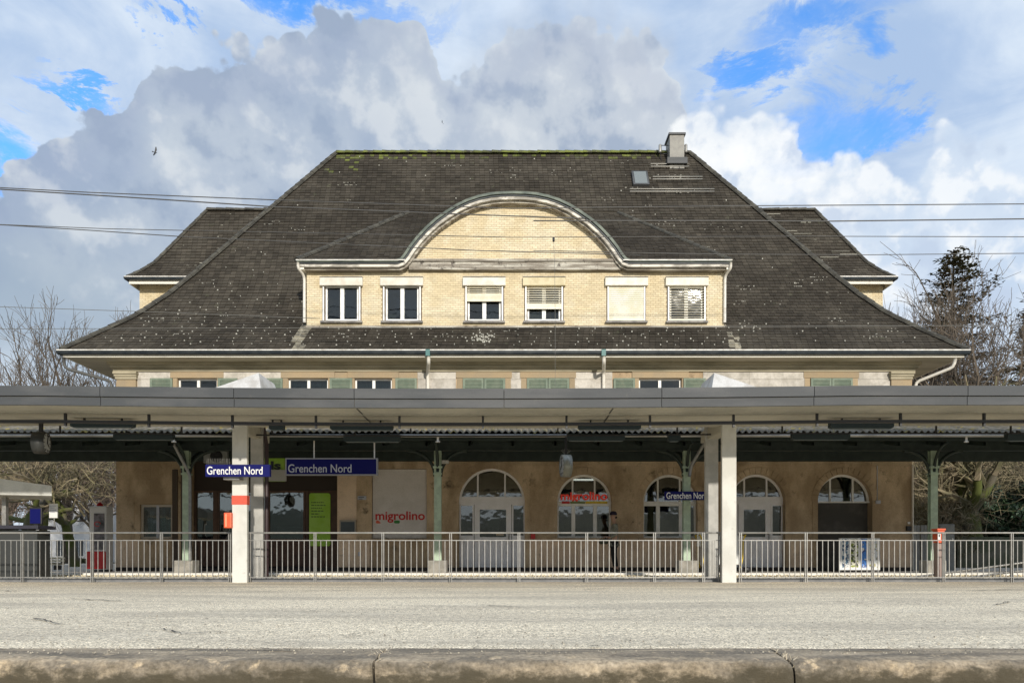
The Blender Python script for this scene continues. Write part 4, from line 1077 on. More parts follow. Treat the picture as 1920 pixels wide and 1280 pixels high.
m2.face([rp(ra + .03, xa + e, .15), rp(ra + .03, xr - e, .15), rp(rb - .03, xr - e, .15), rp(rb - .03, xa + e, .15)]); m2.obj('pane', M('milky_skylight_glass', (0.17, 0.19, 0.19), 0.35), sky_)
# snow rails
for (pa, pb, py) in ((1219, 1291, 316), (1223, 1316, 340), (1180, 1338, 363)):
    for dy in (-2.6, 2.2):
        a = on_roof(pa, py + dy); b = on_roof(pb, py + dy); m2 = MB()
        m2.tube([rp(a[0], a[1], .13), rp(b[0], b[1], .13)], 0.018, 6); sr = m2.obj('snow_rail', M('snow_rail_metal', (0.45, 0.43, 0.38), 0.5, metal=0.3), bld)
        m2 = MB()
        for k in range(6):
            x = a[1] + (b[1] - a[1]) * (k + .5) / 6; m2.tube([rp(a[0], x, 0), rp(a[0], x, .14)], 0.012, 4)
        m2.obj('bracket', m_black, sr)

# ---------------------------------------------------------------- ground floor joinery
YJ = DW + 0.2
def px2(px): return X(px, DW)
def fan(cx, h, zs, parent, mat, fw=0.07, muls=(-0.43, 0.40), gl=m_glassg):
    m2 = MB(); n = 24
    for k in range(n):
        a0, a1 = pi * k / n, pi * (k + 1) / n
        P_ = [(cx + r_ * cos(a), y, zs + r_ * sin(a)) for r_, a, y in ((h, a0, YJ), (h, a1, YJ), (h - fw, a1, YJ), (h - fw, a0, YJ))]
        m2.face(P_); m2.face([P_[3], P_[2], (P_[2][0], YJ + .07, P_[2][2]), (P_[3][0], YJ + .07, P_[3][2])])
    for u in muls:
        x = cx + u * h; zt = zs + sqrt(h * h - (u * h) ** 2) - fw * .5; m2.box(x - .025, x + .025, YJ - .004, YJ + .06, zs, zt)
    fr = m2.obj('fanlight', mat, parent)
    xs = [-1] + list(muls) + [1]
    for u, v in zip(xs[:-1], xs[1:]):
        pts = [(cx + u * h, zs)] if abs(u) < 1 else []
        N = 12; q = []
        for k in range(N + 1):
            t = u + (v - u) * k / N; q.append((cx + t * (h - .03), zs + sqrt(max(0, 1 - t * t)) * (h - .03)))
        m3 = MB(); poly = [(cx + u * (h - .03), zs)] + q + [(cx + v * (h - .03), zs)]
        poly = [p for i, p in enumerate(poly) if i == 0 or (abs(p[0] - poly[i - 1][0]) + abs(p[1] - poly[i - 1][1])) > 1e-4]
        m3.prism(poly, YJ + .03, YJ + .036); m3.obj('pane', gl, fr)
    return fr
def framed(parent, name, x0, x1, z0, z1, fw, y, mat, gl, th=.06, fb=None):
    m2 = MB(); fb = fw if fb is None else fb
    m2.box(x0, x0 + fw, y, y + th, z0, z1); m2.box(x1 - fw, x1, y, y + th, z0, z1); m2.box(x0 + fw, x1 - fw, y, y + th, z1 - fw, z1); m2.box(x0 + fw, x1 - fw, y, y + th, z0, z0 + fb)
    w = m2.obj(name, mat, parent)
    if gl:
        m3 = MB(); m3.box(x0 + fw, x1 - fw, y + .025, y + .031, z0 + fb, z1 - fw); m3.obj('pane', gl, w)
    return w
ZT = lambda py: Z(py, DW)
# first arched doorway
def doorway(i, leaf, side_l, side_r, bot):
    cx, h, zb, zs = arches[i]
    m2 = MB(); m2.box(cx - h, cx + h, YJ - .02, YJ + .08, ZT(944), ZT(930)); m2.obj('transom', m_doorw, bld)
    fan(cx, h, ZT(930), bld, m_doorw) if False else fan(cx, h, zs, bld, m_doorw)
    m2 = MB(); m2.box(cx - h + .03, cx + h - .03, YJ + .01, YJ + .06, ZT(930), zs + .005); m2.obj('transom_head', m_doorw, bld)
    zl = ZT(bot)
    d_ = framed(bld, 'door', px2(leaf[0]), px2(leaf[1]), zl, ZT(944), 0.17, YJ - .015, m_doorw, m_glassg, fb=ZT(1006) - zl)
    m3 = MB(); m3.box(px2(leaf[0]) + .14, px2(leaf[1]) - .14, YJ - .03, YJ - .014, zl + .1, zl + .75); m3.obj('kick_panel', m_doorw, d_)
    m3 = MB(); hx = px2(leaf[1]) - .08; m3.tube([(hx, YJ - .02, ZT(1000)), (hx, YJ - .08, ZT(1000)), (hx, YJ - .08, ZT(1012))], .014, 6); m3.obj('handle', m_black, d_)
    for a, b in (side_l, side_r):
        if b - a > 3: framed(bld, 'sidelight', px2(a), px2(b), zl, ZT(944), 0.045, YJ, m_doorw, m_glassg, fb=ZT(1003) - zl)
    m2 = MB(); m2.box(cx - h, cx + h, YJ - 0.18, YJ + .1, 0.06, zl - .0); m2.obj('door_step', M('door_step_stone', (0.16, 0.15, 0.15), 0.9), bld)
doorway(0, (889, 959), (860.5, 888), (960, 984.5), 1063)
m2 = MB(); m2.box(px2(913), px2(935), YJ + .5, YJ + .52, ZT(1000), ZT(967)); m2.obj('inner_poster', M('pale_blue_poster', (0.25, 0.36, 0.38), 0.6), bld)
m2 = MB(); m2.box(px2(930), px2(944), YJ - .025, YJ - .018, ZT(1003), ZT(999)); m2.obj('door_notice', M('beige_notice', (0.5, 0.42, 0.3), 0.7), bld)
doorway(3, (1388, 1449), (1370.5, 1387), (1450, 1471.5), 1063)
def arched_window(i, muls, zb_py=1008):
    cx, h, zb, zs = arches[i]
    fan(cx, h, zs, bld, m_frame, 0.075, (-0.42, 0.40))
    m2 = MB(); m2.box(cx - h, cx + h, YJ - .03, YJ + .08, ZT(944), zs + .003); m2.obj('transom', m_frame, bld)
    xs = [cx - h] + [px2(q) for q in muls] + [cx + h]
    for a, b in zip(xs[:-1], xs[1:]): framed(bld, 'casement', a, b, ZT(zb_py), ZT(944), 0.06, YJ, m_frame, m_glassg)
    m3 = MB(); m3.box(cx - h + .1, cx + h - .1, YJ + .25, YJ + .26, ZT(1008), ZT(944)); m3.obj('curtain', M('dim_blind_cloth', (0.20, 0.20, 0.19), 0.9, (0.14, 0.14, 0.14), 2), bld)
arched_window(1, (1076, 1117)); arched_window(2, (1236, 1279))
# last arch: fanlight over a dark recess
cx, h, zb, zs = arches[4]
fan(cx, h, zs, bld, m_frame, 0.07, (-0.44, 0.40))
m2 = MB(); m2.box(cx - h, cx + h, YJ - .05, YJ + .09, ZT(941.5), zs + .003); m2.obj('transom', m_frame, bld)
m2 = MB(); m2.box(cx - h, cx + h, YJ + .1, YJ + .14, 0.06, ZT(941)); m2.obj('recess_panel', M('dark_grey_panel', (0.065, 0.062, 0.056), 0.8, (0.10, 0.095, 0.085), 2), bld)
# small two-pane window with posters
w = framed(bld, 'window', px2(262.5), px2(322.5), ZT(1009.5), ZT(945.5), 0.07, DW + .08, M('beige_window_frame', (0.5, 0.45, 0.38), 0.6), m_glass2)
m2 = MB(); m2.box(px2(291), px2(296), DW + .075, DW + .13, ZT(1008), ZT(947)); m2.obj('mullion', m_wgrey, w)
m2 = MB()
for q, (a, b) in enumerate(((267, 272), (276, 283), (286, 290), (299, 306), (311, 318))): m2.box(px2(a), px2(b), DW + .2, DW + .21, ZT(1006 - 6 * (q % 2)), ZT(953 + 4 * (q % 3)))
m2.obj('hanging_strips', m_curtain_w, w)
# shop front
SF = DW + 0.28
m2 = MB(); m2.box(px2(357), px2(632), SF, SF + .1, ZT(918), ZT(862)); m2.obj('shopfront_head', M('dark_brown_board', (0.035, 0.024, 0.018), 0.7), bld)
def shop_pane(a, b, t, c_, name='shop_window'): return framed(bld, name, px2(a), px2(b), ZT(c_), ZT(t), 0.06, SF - .03, m_brown, m_glass2)
shop_pane(358, 397, 918, 1013); shop_pane(402, 497, 918, 1013); shop_pane(497.5, 568, 918, 1013)
m2 = MB(); m2.box(px2(397.3), px2(401.7), SF - .04, SF + .04, .2, ZT(918)); m2.obj('mullion', m_brown, bld)
x = px2(358)
while x < px2(568):
    m2 = MB(); m2.box(x + .004, min(x + .118, px2(568)), SF - .03, SF + .03, 0.2, ZT(1014)); m2.obj('cladding_board', m_brown, bld); x += .12
dr = MB(); dr.box(px2(569), px2(574), SF - .05, SF + .05, .06, ZT(918)); dr.box(px2(618), px2(630), SF - .05, SF + .05, .06, ZT(918)); dr.box(px2(574), px2(618), SF - .02, SF + .05, .06, ZT(918))
dr = dr.obj('shop_door', m_brown, bld)
def rounded(x0, x1, z0, z1, r_, n=5):
    p = []
    for cx_, cz_, a0 in ((x1 - r_, z0 + r_, -pi / 2), (x1 - r_, z1 - r_, 0), (x0 + r_, z1 - r_, pi / 2), (x0 + r_, z0 + r_, pi)):
        p += [(cx_ + r_ * cos(a0 + pi / 2 * k / n), cz_ + r_ * sin(a0 + pi / 2 * k / n)) for k in range(n + 1)]
    return p
m2 = MB(); m2.prism(rounded(px2(576), px2(616), ZT(1023), ZT(923), .07), SF - .05, SF - .02); m2.obj('green_panel', m_lime, dr)
m2 = MB(); ln = [(580, 604), (580, 607), (580, 600), (580, 603), (580, 595), (580, 606)]
for k, (a, b) in enumerate(ln):
    u = a
    while u < b - 1:
        v = min(b, u + R.uniform(2, 6)); m2.box(px2(u), px2(v), SF - .053, SF - .049, ZT(941.5 + 5.4 * k), ZT(939.6 + 5.4 * k)); u = v + 1.2
m2.obj('small_print', M('dim_green_print', (0.07, 0.16, 0.03), 0.6, fine=0), dr, 'stuff')
m2 = MB(); m2.box(px2(358), px2(632), SF + 1.6, SF + 1.65, .06, ZT(862)); m2.obj('shop_back_wall', m_dark, bld)
m2 = MB(); m2.box(px2(410), px2(490), SF + .4, SF + .9, .06, 1.0); m2.box(px2(505), px2(560), SF + .5, SF + .9, .06, 1.5); m2.obj('shop_counter', M('dim_counter', (0.12, 0.13, 0.13), 0.6), bld)
# pilaster strips, box and notices beside the shop
slab('pilaster_strip', 324, 334, 880, 1062, M('dark_brown_strip', (0.075, 0.055, 0.04), 0.8), 0.05)
slab('pilaster_strip', 340, 356, 858, 1062, M('dark_brown_strip', (0.075, 0.055, 0.04), 0.8), 0.05)
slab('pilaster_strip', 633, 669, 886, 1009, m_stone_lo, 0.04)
m2 = MB(); m2.box(px2(639), px2(669), DW - .16, DW - .03, ZT(1000), ZT(975)); tm = m2.obj('wall_screen_box', M('beige_metal', (0.35, 0.31, 0.25), 0.6), bld)
m2 = MB(); m2.box(px2(641), px2(667), DW - .165, DW - .158, ZT(998), ZT(978)); m2.obj('screen', M('dull_screen', (0.035, 0.045, 0.045), 0.15), tm)
m2 = MB(); m2.box(px2(671), px2(687), DW - .03, DW - .01, ZT(936.5), ZT(929.5)); nb = m2.obj('notice_plate', m_wgrey, bld)
m2 = MB()
for k in range(2): m2.box(px2(672.5), px2(683 - 3 * k), DW - .034, DW - .03, ZT(932.4 + 3 * k), ZT(931.2 + 3 * k))
m2.obj('print', m_limedk, nb)
m2 = MB(); m2.box(px2(672), px2(677), DW - .05, DW - .01, ZT(1042), ZT(1034)); m2.obj('socket_box', m_wgrey, bld)
# roller shutter with lettering
sh = MB(); z = ZT(1009) + .02; shutter = None
m2 = MB(); m2.box(px2(697.5), px2(799.5), DW + .1, DW + .13, ZT(1008.5), ZT(878.5)); rs = m2.obj('roller_shutter', m_shutter, bld)
z0 = ZT(1008)
while z0 < ZT(879) - .02:
    z1 = min(ZT(879), z0 + .545); m3 = MB(); m3.box(px2(698), px2(799), DW + .08, DW + .1, z0 + .003, z1 - .003); m3.obj('shutter_panel', m_shutter, rs); z0 = z1
slab('window_sill', 690, 808, 1010, 1014.5, m_stone_dk, 0.13)
text('migrolino', 0.3, (px2(703), DW + .075, ZT(973.5)), m_logo_red, rs, bold=0.006, width=px2(796) - px2(703), height=ZT(957.5) - ZT(979), name='lettering')
m3 = MB(); m3.prism([(px2(704), ZT(980)), (px2(704), ZT(976)), (px2(707), ZT(974.6)), (px2(710), ZT(976)), (px2(713.5), ZT(980.5)), (px2(708), ZT(980.6))], DW + .072, DW + .079); m3.obj('orange_drop', m_orange, rs)
m3 = MB(); m3.prism(rounded(px2(738), px2(749), ZT(980.5), ZT(975), .04), DW + .072, DW + .079); m3.obj('green_pill', M('leaf_green', (0.03, 0.22, 0.03), 0.5), rs)
# neon lettering in the arched window
cx, h, zb, zs = arches[1]
ns = thing('lettering_sign', 'red neon lettering with a multicoloured bar hanging inside the second arch', 'shop sign', (px2(1096), YJ - .1, ZT(945)))
text('migrolino', 0.3, (px2(1052), YJ - .012, ZT(935.5)), M('red_neon_letters', (0.75, 0.04, 0.02), 0.4, fine=0, emit=((1, 0.06, 0.03), 0.10)), ns, bold=0.008, width=px2(1140) - px2(1052), height=ZT(920.5) - ZT(941), ext=0.008)
for a, b, m in ((1054, 1069, m_logo_red), (1070, 1098, M('olive_bar', (0.2, 0.24, 0.08), 0.5, fine=0)), (1099, 1140, m_yel)):
    m2 = MB(); m2.box(px2(a), px2(b), YJ - .05, YJ - .034, ZT(943), ZT(938.5)); m2.obj('colour_bar', m, ns)
fl = thing('fluorescent_lamp', 'lit white fluorescent tube behind the second arched window', 'lamp', (px2(1096), YJ + .3, ZT(896)))
m2 = MB(); m2.tube([(px2(1075), YJ + .3, ZT(896)), (px2(1116), YJ + .3, ZT(896))], .028, 8); m2.obj('tube', M('lit_tube', (0.9, 0.9, 0.9), 0.5, emit=((1, 1, 0.97), 2.2), fine=0), fl)
m2 = MB(); m2.box(px2(1073), px2(1118), YJ + .28, YJ + .34, ZT(896) + .03, ZT(896) + .08); m2.tube([(px2(1080), YJ + .31, ZT(896) + .08), (px2(1080), YJ + .31, ZT(880))], .006, 4); m2.obj('housing', m_black, fl)
# bits on the wall
m2 = MB(); m2.tube([(px2(1644), DW - .03, 3.4), (px2(1644), DW - .03, ZT(942))], .014, 6); m2.obj('cable_conduit', m_wgrey, bld)
m2 = MB(); m2.box(px2(1641), px2(1649), DW - .08, DW - .01, ZT(944), ZT(938)); m2.obj('junction_box', m_wgrey, bld)
m2 = MB(); m2.box(px2(1698), px2(1706), DW - .1, DW - .01, ZT(995), ZT(986)); m2.obj('dark_meter_box', m_black, bld)
m2 = MB(); m2.box(px2(1701), px2(1705), DW - .05, DW - .01, ZT(982), ZT(978)); m2.obj('small_plate', m_white, bld)
rb_ = thing('fire_box', 'small red wall box right of the first arched doorway', 'wall box', (px2(999), DW - .05, ZT(1005)))
m2 = MB(); m2.box(px2(995), px2(1003.5), DW - .12, DW - .018, ZT(1010), ZT(1000)); bevel(m2.obj('body', m_red, rb_), .015)
m2 = MB(); m2.box(px2(996), px2(1002.5), DW - .126, DW - .119, ZT(1004), ZT(1001)); m2.obj('label_strip', m_logo_red, rb_)
# air conditioner high in the passage
ac = thing('air_conditioner', 'white air conditioning unit with a round fan high on the wall behind the platform posts', 'air conditioner', (px2(412), DW - .3, ZT(868)))
m2 = MB(); m2.box(px2(390), px2(434), DW - .35, DW - .02, ZT(870), ZT(845)); bevel(m2.obj('casing', M('grey_ac_casing', (0.3, 0.31, 0.3), 0.5), ac), .015)
m2 = MB(); m2.lathe([(.19, 0), (.19, -.02), (.15, -.02), (.03, -.01), (0, -.01)], (px2(414), DW - .35, ZT(858)), 'Y'); m2.obj('fan_grille', m_black, ac)
# ---------------------------------------------------------------- canopy of the station building
YE_ = 20.2
bc = thing('station_canopy', 'dark green steel station canopy roofed with mossy corrugated sheets along the building', 'canopy', (0, 21, 0))
wave_p, amp = 0.177, 0.032; sw = wave_p * 6
def sheet_mesh():
    m2 = MB(); n = 48; L0, L1 = YE_ - 0.06, DW - 0.05; z0, z1 = Z(809.5, YE_), Z(809.5, YE_) + (DW - YE_) * 0.27
    for i in range(n):
        xa, xb = sw * i / n, sw * (i + 1) / n; za, zb = amp * cos(xa / wave_p * 2 * pi), amp * cos(xb / wave_p * 2 * pi)
        m2.face([(xa, L0 - 21, z0 + za), (xb, L0 - 21, z0 + zb), (xb, L1 - 21, z1 + zb), (xa, L1 - 21, z1 + za)], 0, True)
        m2.face([(xa, L0 - 21, z0 + za - .012), (xb, L0 - 21, z0 + zb - .012), (xb, L0 - 21, z0 + zb), (xa, L0 - 21, z0 + za)])
        m2.face([(xb, L0 - 21, z0 + zb - .012), (xa, L0 - 21, z0 + za - .012), (xa, L1 - 21, z1 + za - .012), (xb, L1 - 21, z1 + zb - .012)], 0, True)
    return m2.mesh('corrugated_sheet', m_corr)
sm_ = sheet_mesh(); k = -26
while k < 26:
    part('corrugated_sheet', sm_, bc, (k * sw, R.uniform(-.02, .02), R.uniform(-.008, .008))); k += 1
XL, XR = -26 * sw, 26 * sw
zc0 = Z(809.5, YE_)
m2 = MB(); m2.box(XL, XR, YE_ + .02, YE_ + .08, Z(825, YE_), zc0 - .045); m2.obj('eave_board', m_steelgreen, bc)
m2 = MB(); pf = [(YE_ - .10 + .05 * (1 - cos(pi * q / 8)), Z(815, YE_) - .07 * sin(pi * q / 8)) for q in range(9)]
m2.extrude_x(pf, [XL, XR], None, True, 0, True); m2.obj('gutter', M('pale_zinc_gutter', (0.55, 0.55, 0.53), 0.4, (0.36, 0.36, 0.35), 0.8, metal=0.3, stretch=(1, 1, 1)), bc)
zb0 = Z(845, 21.0); zb1 = Z(826, 21.0)
m2 = MB(); m2.box(XL, XR, 21 - .07, 21 + .07, zb0, zb0 + .03); m2.box(XL, XR, 21 - .07, 21 + .07, zb1 - .03, zb1); m2.box(XL, XR, 21 - .012, 21 + .012, zb0 + .03, zb1 - .03); m2.obj('girder', m_steelgreen, bc)
m2 = MB(); m2.box(XL, XR, DW - .22, DW - .05, zb0, zb1 + .5); m2.obj('wall_beam', m_steelgreen, bc)
zsl = 0.27
m2 = MB(); m2.face([(XL, YE_ + .08, Z(825, YE_)), (XR, YE_ + .08, Z(825, YE_)), (XR, DW - .05, zc0 - .06 + (DW - YE_) * zsl), (XL, DW - .05, zc0 - .06 + (DW - YE_) * zsl)]); m2.obj('boarding', m_steelgreen, bc)
x = XL + .5
rm = MB(); rm.face([(0, 0, 0)] * 3) if False else None
while x < XR:
    m2 = MB(); za = Z(826, YE_) - .02; m2.face([(x, YE_ + .1, za), (x, DW - .2, za + .6), (x, DW - .2, za + .48), (x, YE_ + .1, za - .10)]); m2.face([(x + .06, YE_ + .1, za), (x + .06, DW - .2, za + .6), (x + .06, DW - .2, za + .48), (x + .06, YE_ + .1, za - .10)])
    m2.face([(x, YE_ + .1, za - .1), (x + .06, YE_ + .1, za - .1), (x + .06, DW - .2, za + .48), (x, DW - .2, za + .48)])
    m2.obj('rafter', m_steelgreen, bc); x += 1.178
COLS = [350, 821, 1287, 1749, -125, 2215]
for px in COLS:
    x = X(px, 21.0); w = .10 if px != 350 else .09
    m2 = MB(); m2.box(x - w, x + w, 20.92, 20.94, .3, zb0); m2.box(x - w, x + w, 21.06, 21.08, .3, zb0); m2.box(x - .015, x + .015, 20.94, 21.06, .3, zb0)
    c1 = m2.obj('column', m_colgreen, bc)
    m2 = MB(); m2.box(x - .26, x + .26, 20.78, 21.25, .06, .42); b_ = m2.obj('column_base', M('pale_concrete_base', (0.36, 0.34, 0.30), 0.9, (0.25, 0.24, 0.21), 4), bc); bevel(b_, .02)
    for s_ in (-1, 1):
        m2 = MB(); pts = [(x + s_ * (.08 + .75 * (1 - cos(t * pi / 2))), 20.99, zb0 - .72 + .72 * sin(t * pi / 2)) for t in [q / 10 for q in range(11)]]
        m2.tube(pts, .05, 6); m2.obj('arched_bracket', m_steelgreen, bc)
    m2 = MB(); pts = [(x, 21.05 + 1.2 * (1 - cos(t * pi / 2)), zb0 - .9 + 1.0 * sin(t * pi / 2)) for t in [q / 10 for q in range(11)]]; m2.tube(pts, .05, 6)
    pts = [(x, 20.93 - .65 * (1 - cos(t * pi / 2)), zb0 - .6 + .75 * sin(t * pi / 2)) for t in [q / 10 for q in range(11)]]; m2.tube(pts, .045, 6); m2.obj('arched_bracket', m_steelgreen, bc)
    m2 = MB(); m2.box(x - .13, x + .13, 20.88, 21.12, Z(878, 21), Z(874, 21)); m2.box(x - .12, x + .12, 20.89, 21.11, Z(890, 21), Z(887, 21)); m2.obj('column_collar', m_colgreen, bc)
for (pts, m) in (([(327, 822), (327, 832), (347, 880), (352, 892), (352, 1050)], m_galv), ([(1318, 828), (1318, 834), (1298, 872), (1295, 892)], m_galv)):
    q = [(X(a, 20.6), 20.55 + .2 * (i > 1), Z(b, 20.6)) for i, (a, b) in enumerate(pts)]
    pipe(q, .045, m, bc, 'downpipe')
for px in (821, 1318, 1812, 326):
    m2 = MB(); xx = X(px, 20.1); m2.tube([(xx, 20.1, Z(819, 20.1)), (xx, 20.1, Z(829, 20.1))], .03, 6); m2.tube([(xx - .06, 20.1, Z(828, 20.1)), (xx + .06, 20.1, Z(828, 20.1))], .02, 6); m2.obj('gutter_outlet', m_pipe, bc)
m2 = MB(); xx = X(826, 21); m2.box(xx + .05, xx + .25, 20.8, 20.88, Z(870, 21), Z(864, 21)); m2.obj('loudspeaker', M('beige_speaker', (0.45, 0.43, 0.38), 0.5), bc)

# ---------------------------------------------------------------- island platform canopy in front
Y0, Y1 = 13.7, 18.6  # rear edge drawn back so the canopy shades the station wall
ic = thing('platform_canopy', 'long concrete platform canopy with grey metal fascia on white posts', 'canopy', (0, 15.6, 0))
def sag(x): return -0.055 * max(0, 1 - (abs(x + 1.2) / 7.5) ** 2) + 0.0
xs = [-24 + 0.8 * k for k in range(61)]
zs0 = Z(759.7, Y0)
mid = 15.9; zrear = zs0 + 0.46
body = [(Y0 + .02, zs0), (14.3, zs0 + .0), (14.3, zs0 - .02), (mid, zs0 - .0), (Y1, zrear), (Y1, zrear + .25), (mid, zs0 + .30), (Y0 + .02, zs0 + .33)]
m2 = MB(); m2.extrude_x(body, xs, sag); fixn(m2.obj('roof_slab', m_conc, ic))
m2 = MB(); m2.extrude_x([(Y1 - .05, zrear + .02), (Y1 + .04, zrear + .02), (Y1 + .04, zrear + .97), (Y1 - .05, zrear + .97)], xs, sag); m2.obj('rear_shade_upstand', m_zinc, ic)  # unseen raised upstand, added to keep sun off the ground-floor wall
joints = [-23.9]
for j in [-110, 190, 440, 665, 945, 1240, 1525, 1812, 2100]: joints.append(X(j, Y0))
joints.append(23.9)
for a, b in zip(joints[:-1], joints[1:]):
    n = max(2, int((b - a) / .5)); ss = [a + .006 + (b - a - .012) * q / n for q in range(n + 1)]
    m2 = MB(); m2.extrude_x([(Y0 - .05, Z(742.2, Y0)), (Y0 + .01, Z(742.2, Y0)), (Y0 + .01, Z(725, Y0)), (Y0 + .12, Z(725, Y0) + .0), (Y0 + .12, Z(725, Y0) + .012), (Y0 - .05, Z(725, Y0) + .012)], ss, sag); fixn(m2.obj('upper_flashing', m_zinc, ic))
    m2 = MB(); o = 0.7 if True else 0
    m2.extrude_x([(Y0 - .025, Z(759.2, Y0)), (Y0 + .015, Z(759.2, Y0)), (Y0 + .015, Z(743.8, Y0)), (Y0 - .025, Z(743.8, Y0))], ss, sag); fixn(m2.obj('lower_flashing', m_zinc, ic))
# hanging conduit rail with drop rods
zr_ = Z(789.8, 14.35)
m2 = MB(); m2.extrude_x([(14.30, zr_ - .025), (14.42, zr_ - .025), (14.42, zr_ + .025), (14.30, zr_ + .025)], xs, sag); m2.obj('cable_rail', m_black, ic)
px = 122 - 156 * 4
while px < 2300:
    x = X(px, 14.35); m2 = MB(); m2.box(x - .02, x + .02, 14.31, 14.36, zr_ - .09 + sag(x), zs0 - .03 + sag(x)); m2.obj('hanger_rod', m_black, ic)
    px += 156.4
zr2 = Z(812, 16.5)
m2 = MB(); m2.extrude_x([(16.5, zr2 - .015), (16.53, zr2 - .015), (16.53, zr2 + .015), (16.5, zr2 + .015)], xs, sag); m2.obj('cable_rail', m_black, ic)
for px in (-60, 112, 340, 510, 770, 1046, 1270, 1467, 1640, 1756, 1896, 2050):
    x = X(px, 16.5); m2 = MB(); m2.box(x - .016, x + .016, 16.5, 16.53, zr2, zs0 + .22); m2.obj('hanger_rod', m_black, ic)
# soffit joints: slabs meet in open grooves
for px in (668, 1150):
    x = X(px, Y0); m2 = MB(); m2.box(x - .012, x + .012, Y0 + .04, 14.29, zs0 - .004 + sag(x), zs0 + .01); m2.box(x - .012, x + .012, 14.31, mid - .02, zs0 - .024 + sag(x), zs0 - .02 + sag(x)); m2.obj('soffit_joint', m_black, ic)
# hoods on top of the canopy
for (a, b, c_, d_) in ((404, 452, 488, 500), (1424, 1372, 1337, 1326)):
    yh = 15.3; zt = Z(701, yh); zb_ = Z(727, yh) - .1; s_ = 1 if a < c_ else -1
    m2 = MB(); A = Vector((X(a, yh), yh - .3, zb_)); B = Vector((X(a, yh), yh + 1.0, zb_)); C = Vector((X(b, yh), yh + .35, zt + .01)); D_ = Vector((X(c_, yh), yh - .1, zt)); E = Vector((X(d_, yh), yh - .35, zb_)); G = Vector((X(d_, yh), yh + 1.0, zb_)); H = Vector((X(c_, yh), yh + .9, zt))
    I = Vector((X(b, yh), yh - .32, zb_))
    m2.face([A, C, D_, I]) ; m2.face([I, D_, E]); m2.face([A, B, H, C]); m2.face([C, H, D_]); m2.face([E, D_, H, G]); m2.face([B, G, H])
    fixn(m2.obj('rooflight_hood', M('pale_rooflight_hood', (0.55, 0.54, 0.52), 0.6, (0.42, 0.40, 0.37), 3), ic))
# posts
def post(pa, pb, y, mat, top):
    x0, x1 = X(pa, y), X(pb, y); m2 = MB(); m2.box(x0, x1, y, y + .11, 0, top); p_ = m2.obj('post', mat, ic); bevel(p_, .012); return p_, x0, x1
pA, a0, a1 = post(435, 463, 15.6, m_post, zs0 - .02); pB, b0, b1 = post(469.5, 493, 16.8, m_postg, zs0 + .2)
pC, c0, c1 = post(1354, 1381, 15.6, m_post, zs0 - .02); pD, d0, d1 = post(1322.5, 1347, 16.8, m_postg, zs0 + .2)
m2 = MB(); m2.box(a0 - .004, a1 + .004, 15.594, 15.75, Z(945.5, 15.6), Z(928.5, 15.6)); m2.obj('red_band', m_redband, pA)
for x0, x1 in ((a0, b1), (d0, c1)):
    m2 = MB(); m2.box(min(x0, x1) + .05, max(x0, x1) - .05, 15.62, 17.4, zs0 - .15, zs0 + .1); m2.obj('cross_beam', m_conc, ic)
for x0, x1 in ((b0, b1), (d0, d1)):    # small inspection panels on the rear posts
    m2 = MB(); m2.box(x0 + .04, (x0 + x1) / 2 - .005, 16.785, 16.80, .12, .9); m2.box((x0 + x1) / 2 + .005, x1 - .04, 16.785, 16.80, .12, .9); m2.obj('inspection_panel', m_postg, pB if x0 == b0 else pD)
m2 = MB(); m2.tube([(b1 + .07, 16.85, 0), (b1 + .07, 16.85, Z(890, 16.85)), (b1 + .07, 16.85, Z(835, 16.85)), (b1 - .02, 16.9, Z(800, 16.85))], .045, 8); m2.obj('rain_pipe', M('maroon_brown_pipe', (0.035, 0.02, 0.022), 0.5), ic)

# long narrow lamps hung under the canopy
def lamp(pa, pb, ta, tb, y, label):
    x0, x1 = X(pa, y), X(pb, y); z0, z1 = Z(tb, y), Z(ta, y)
    t = thing('linear_lamp', label, 'lamp', ((x0 + x1) / 2, y, z0), 'unlit strip lamps under the platform canopy')
    m2 = MB(); m2.prism([(x0, z0 + .02), (x0 + .03, z0), (x1 - .03, z0), (x1, z0 + .02), (x1, z1), (x0, z1)], y - .07, y + .07); m2.obj('housing', m_lampbox, t)
    m2 = MB(); m2.box(x0 + .05, x1 - .05, y - .05, y + .05, z0 - .012, z0 - .001); m2.obj('diffuser', M('dull_diffuser', (0.10, 0.13, 0.14), 0.4), t)
    m2 = MB()
    for u in (.2, .8): m2.box(x0 + (x1 - x0) * u - .015, x0 + (x1 - x0) * u + .015, y - .02, y + .02, z1, z1 + .06)
    m2.obj('bracket', m_black, t)
lamp(135, 252, 789, 801, 14.9, 'dark teal strip lamp, leftmost of the front row under the platform canopy')
lamp(620, 737, 793, 806, 14.9, 'dark teal strip lamp in the front row, right of the left pair of posts')
lamp(1084, 1201, 793, 805, 14.9, 'dark teal strip lamp in the front row, left of the right pair of posts')
lamp(1555, 1673, 790, 803, 14.9, 'dark teal strip lamp in the front row, right of the right pair of posts')
lamp(215, 326, 812, 824, 16.6, 'dark strip lamp of the rear row, left of the left pair of posts')
lamp(645, 751, 815, 828, 16.6, 'dark strip lamp of the rear row above the large blue name sign')
lamp(1063, 1171, 814, 826, 16.6, 'dark strip lamp of the rear row above the silver clock')
lamp(1484, 1592, 812, 824, 16.6, 'dark strip lamp of the rear row, right of the right pair of posts')
lamp(506, 533, 793, 806, 14.9, 'short dark lamp box beside the left rear post')
lamp(1252, 1275, 814, 827, 16.6, 'short dark lamp box left of the right rear post')
lamp(1886, 1990, 812, 826, 16.6, 'dark strip lamp of the rear row cut by the right picture edge')

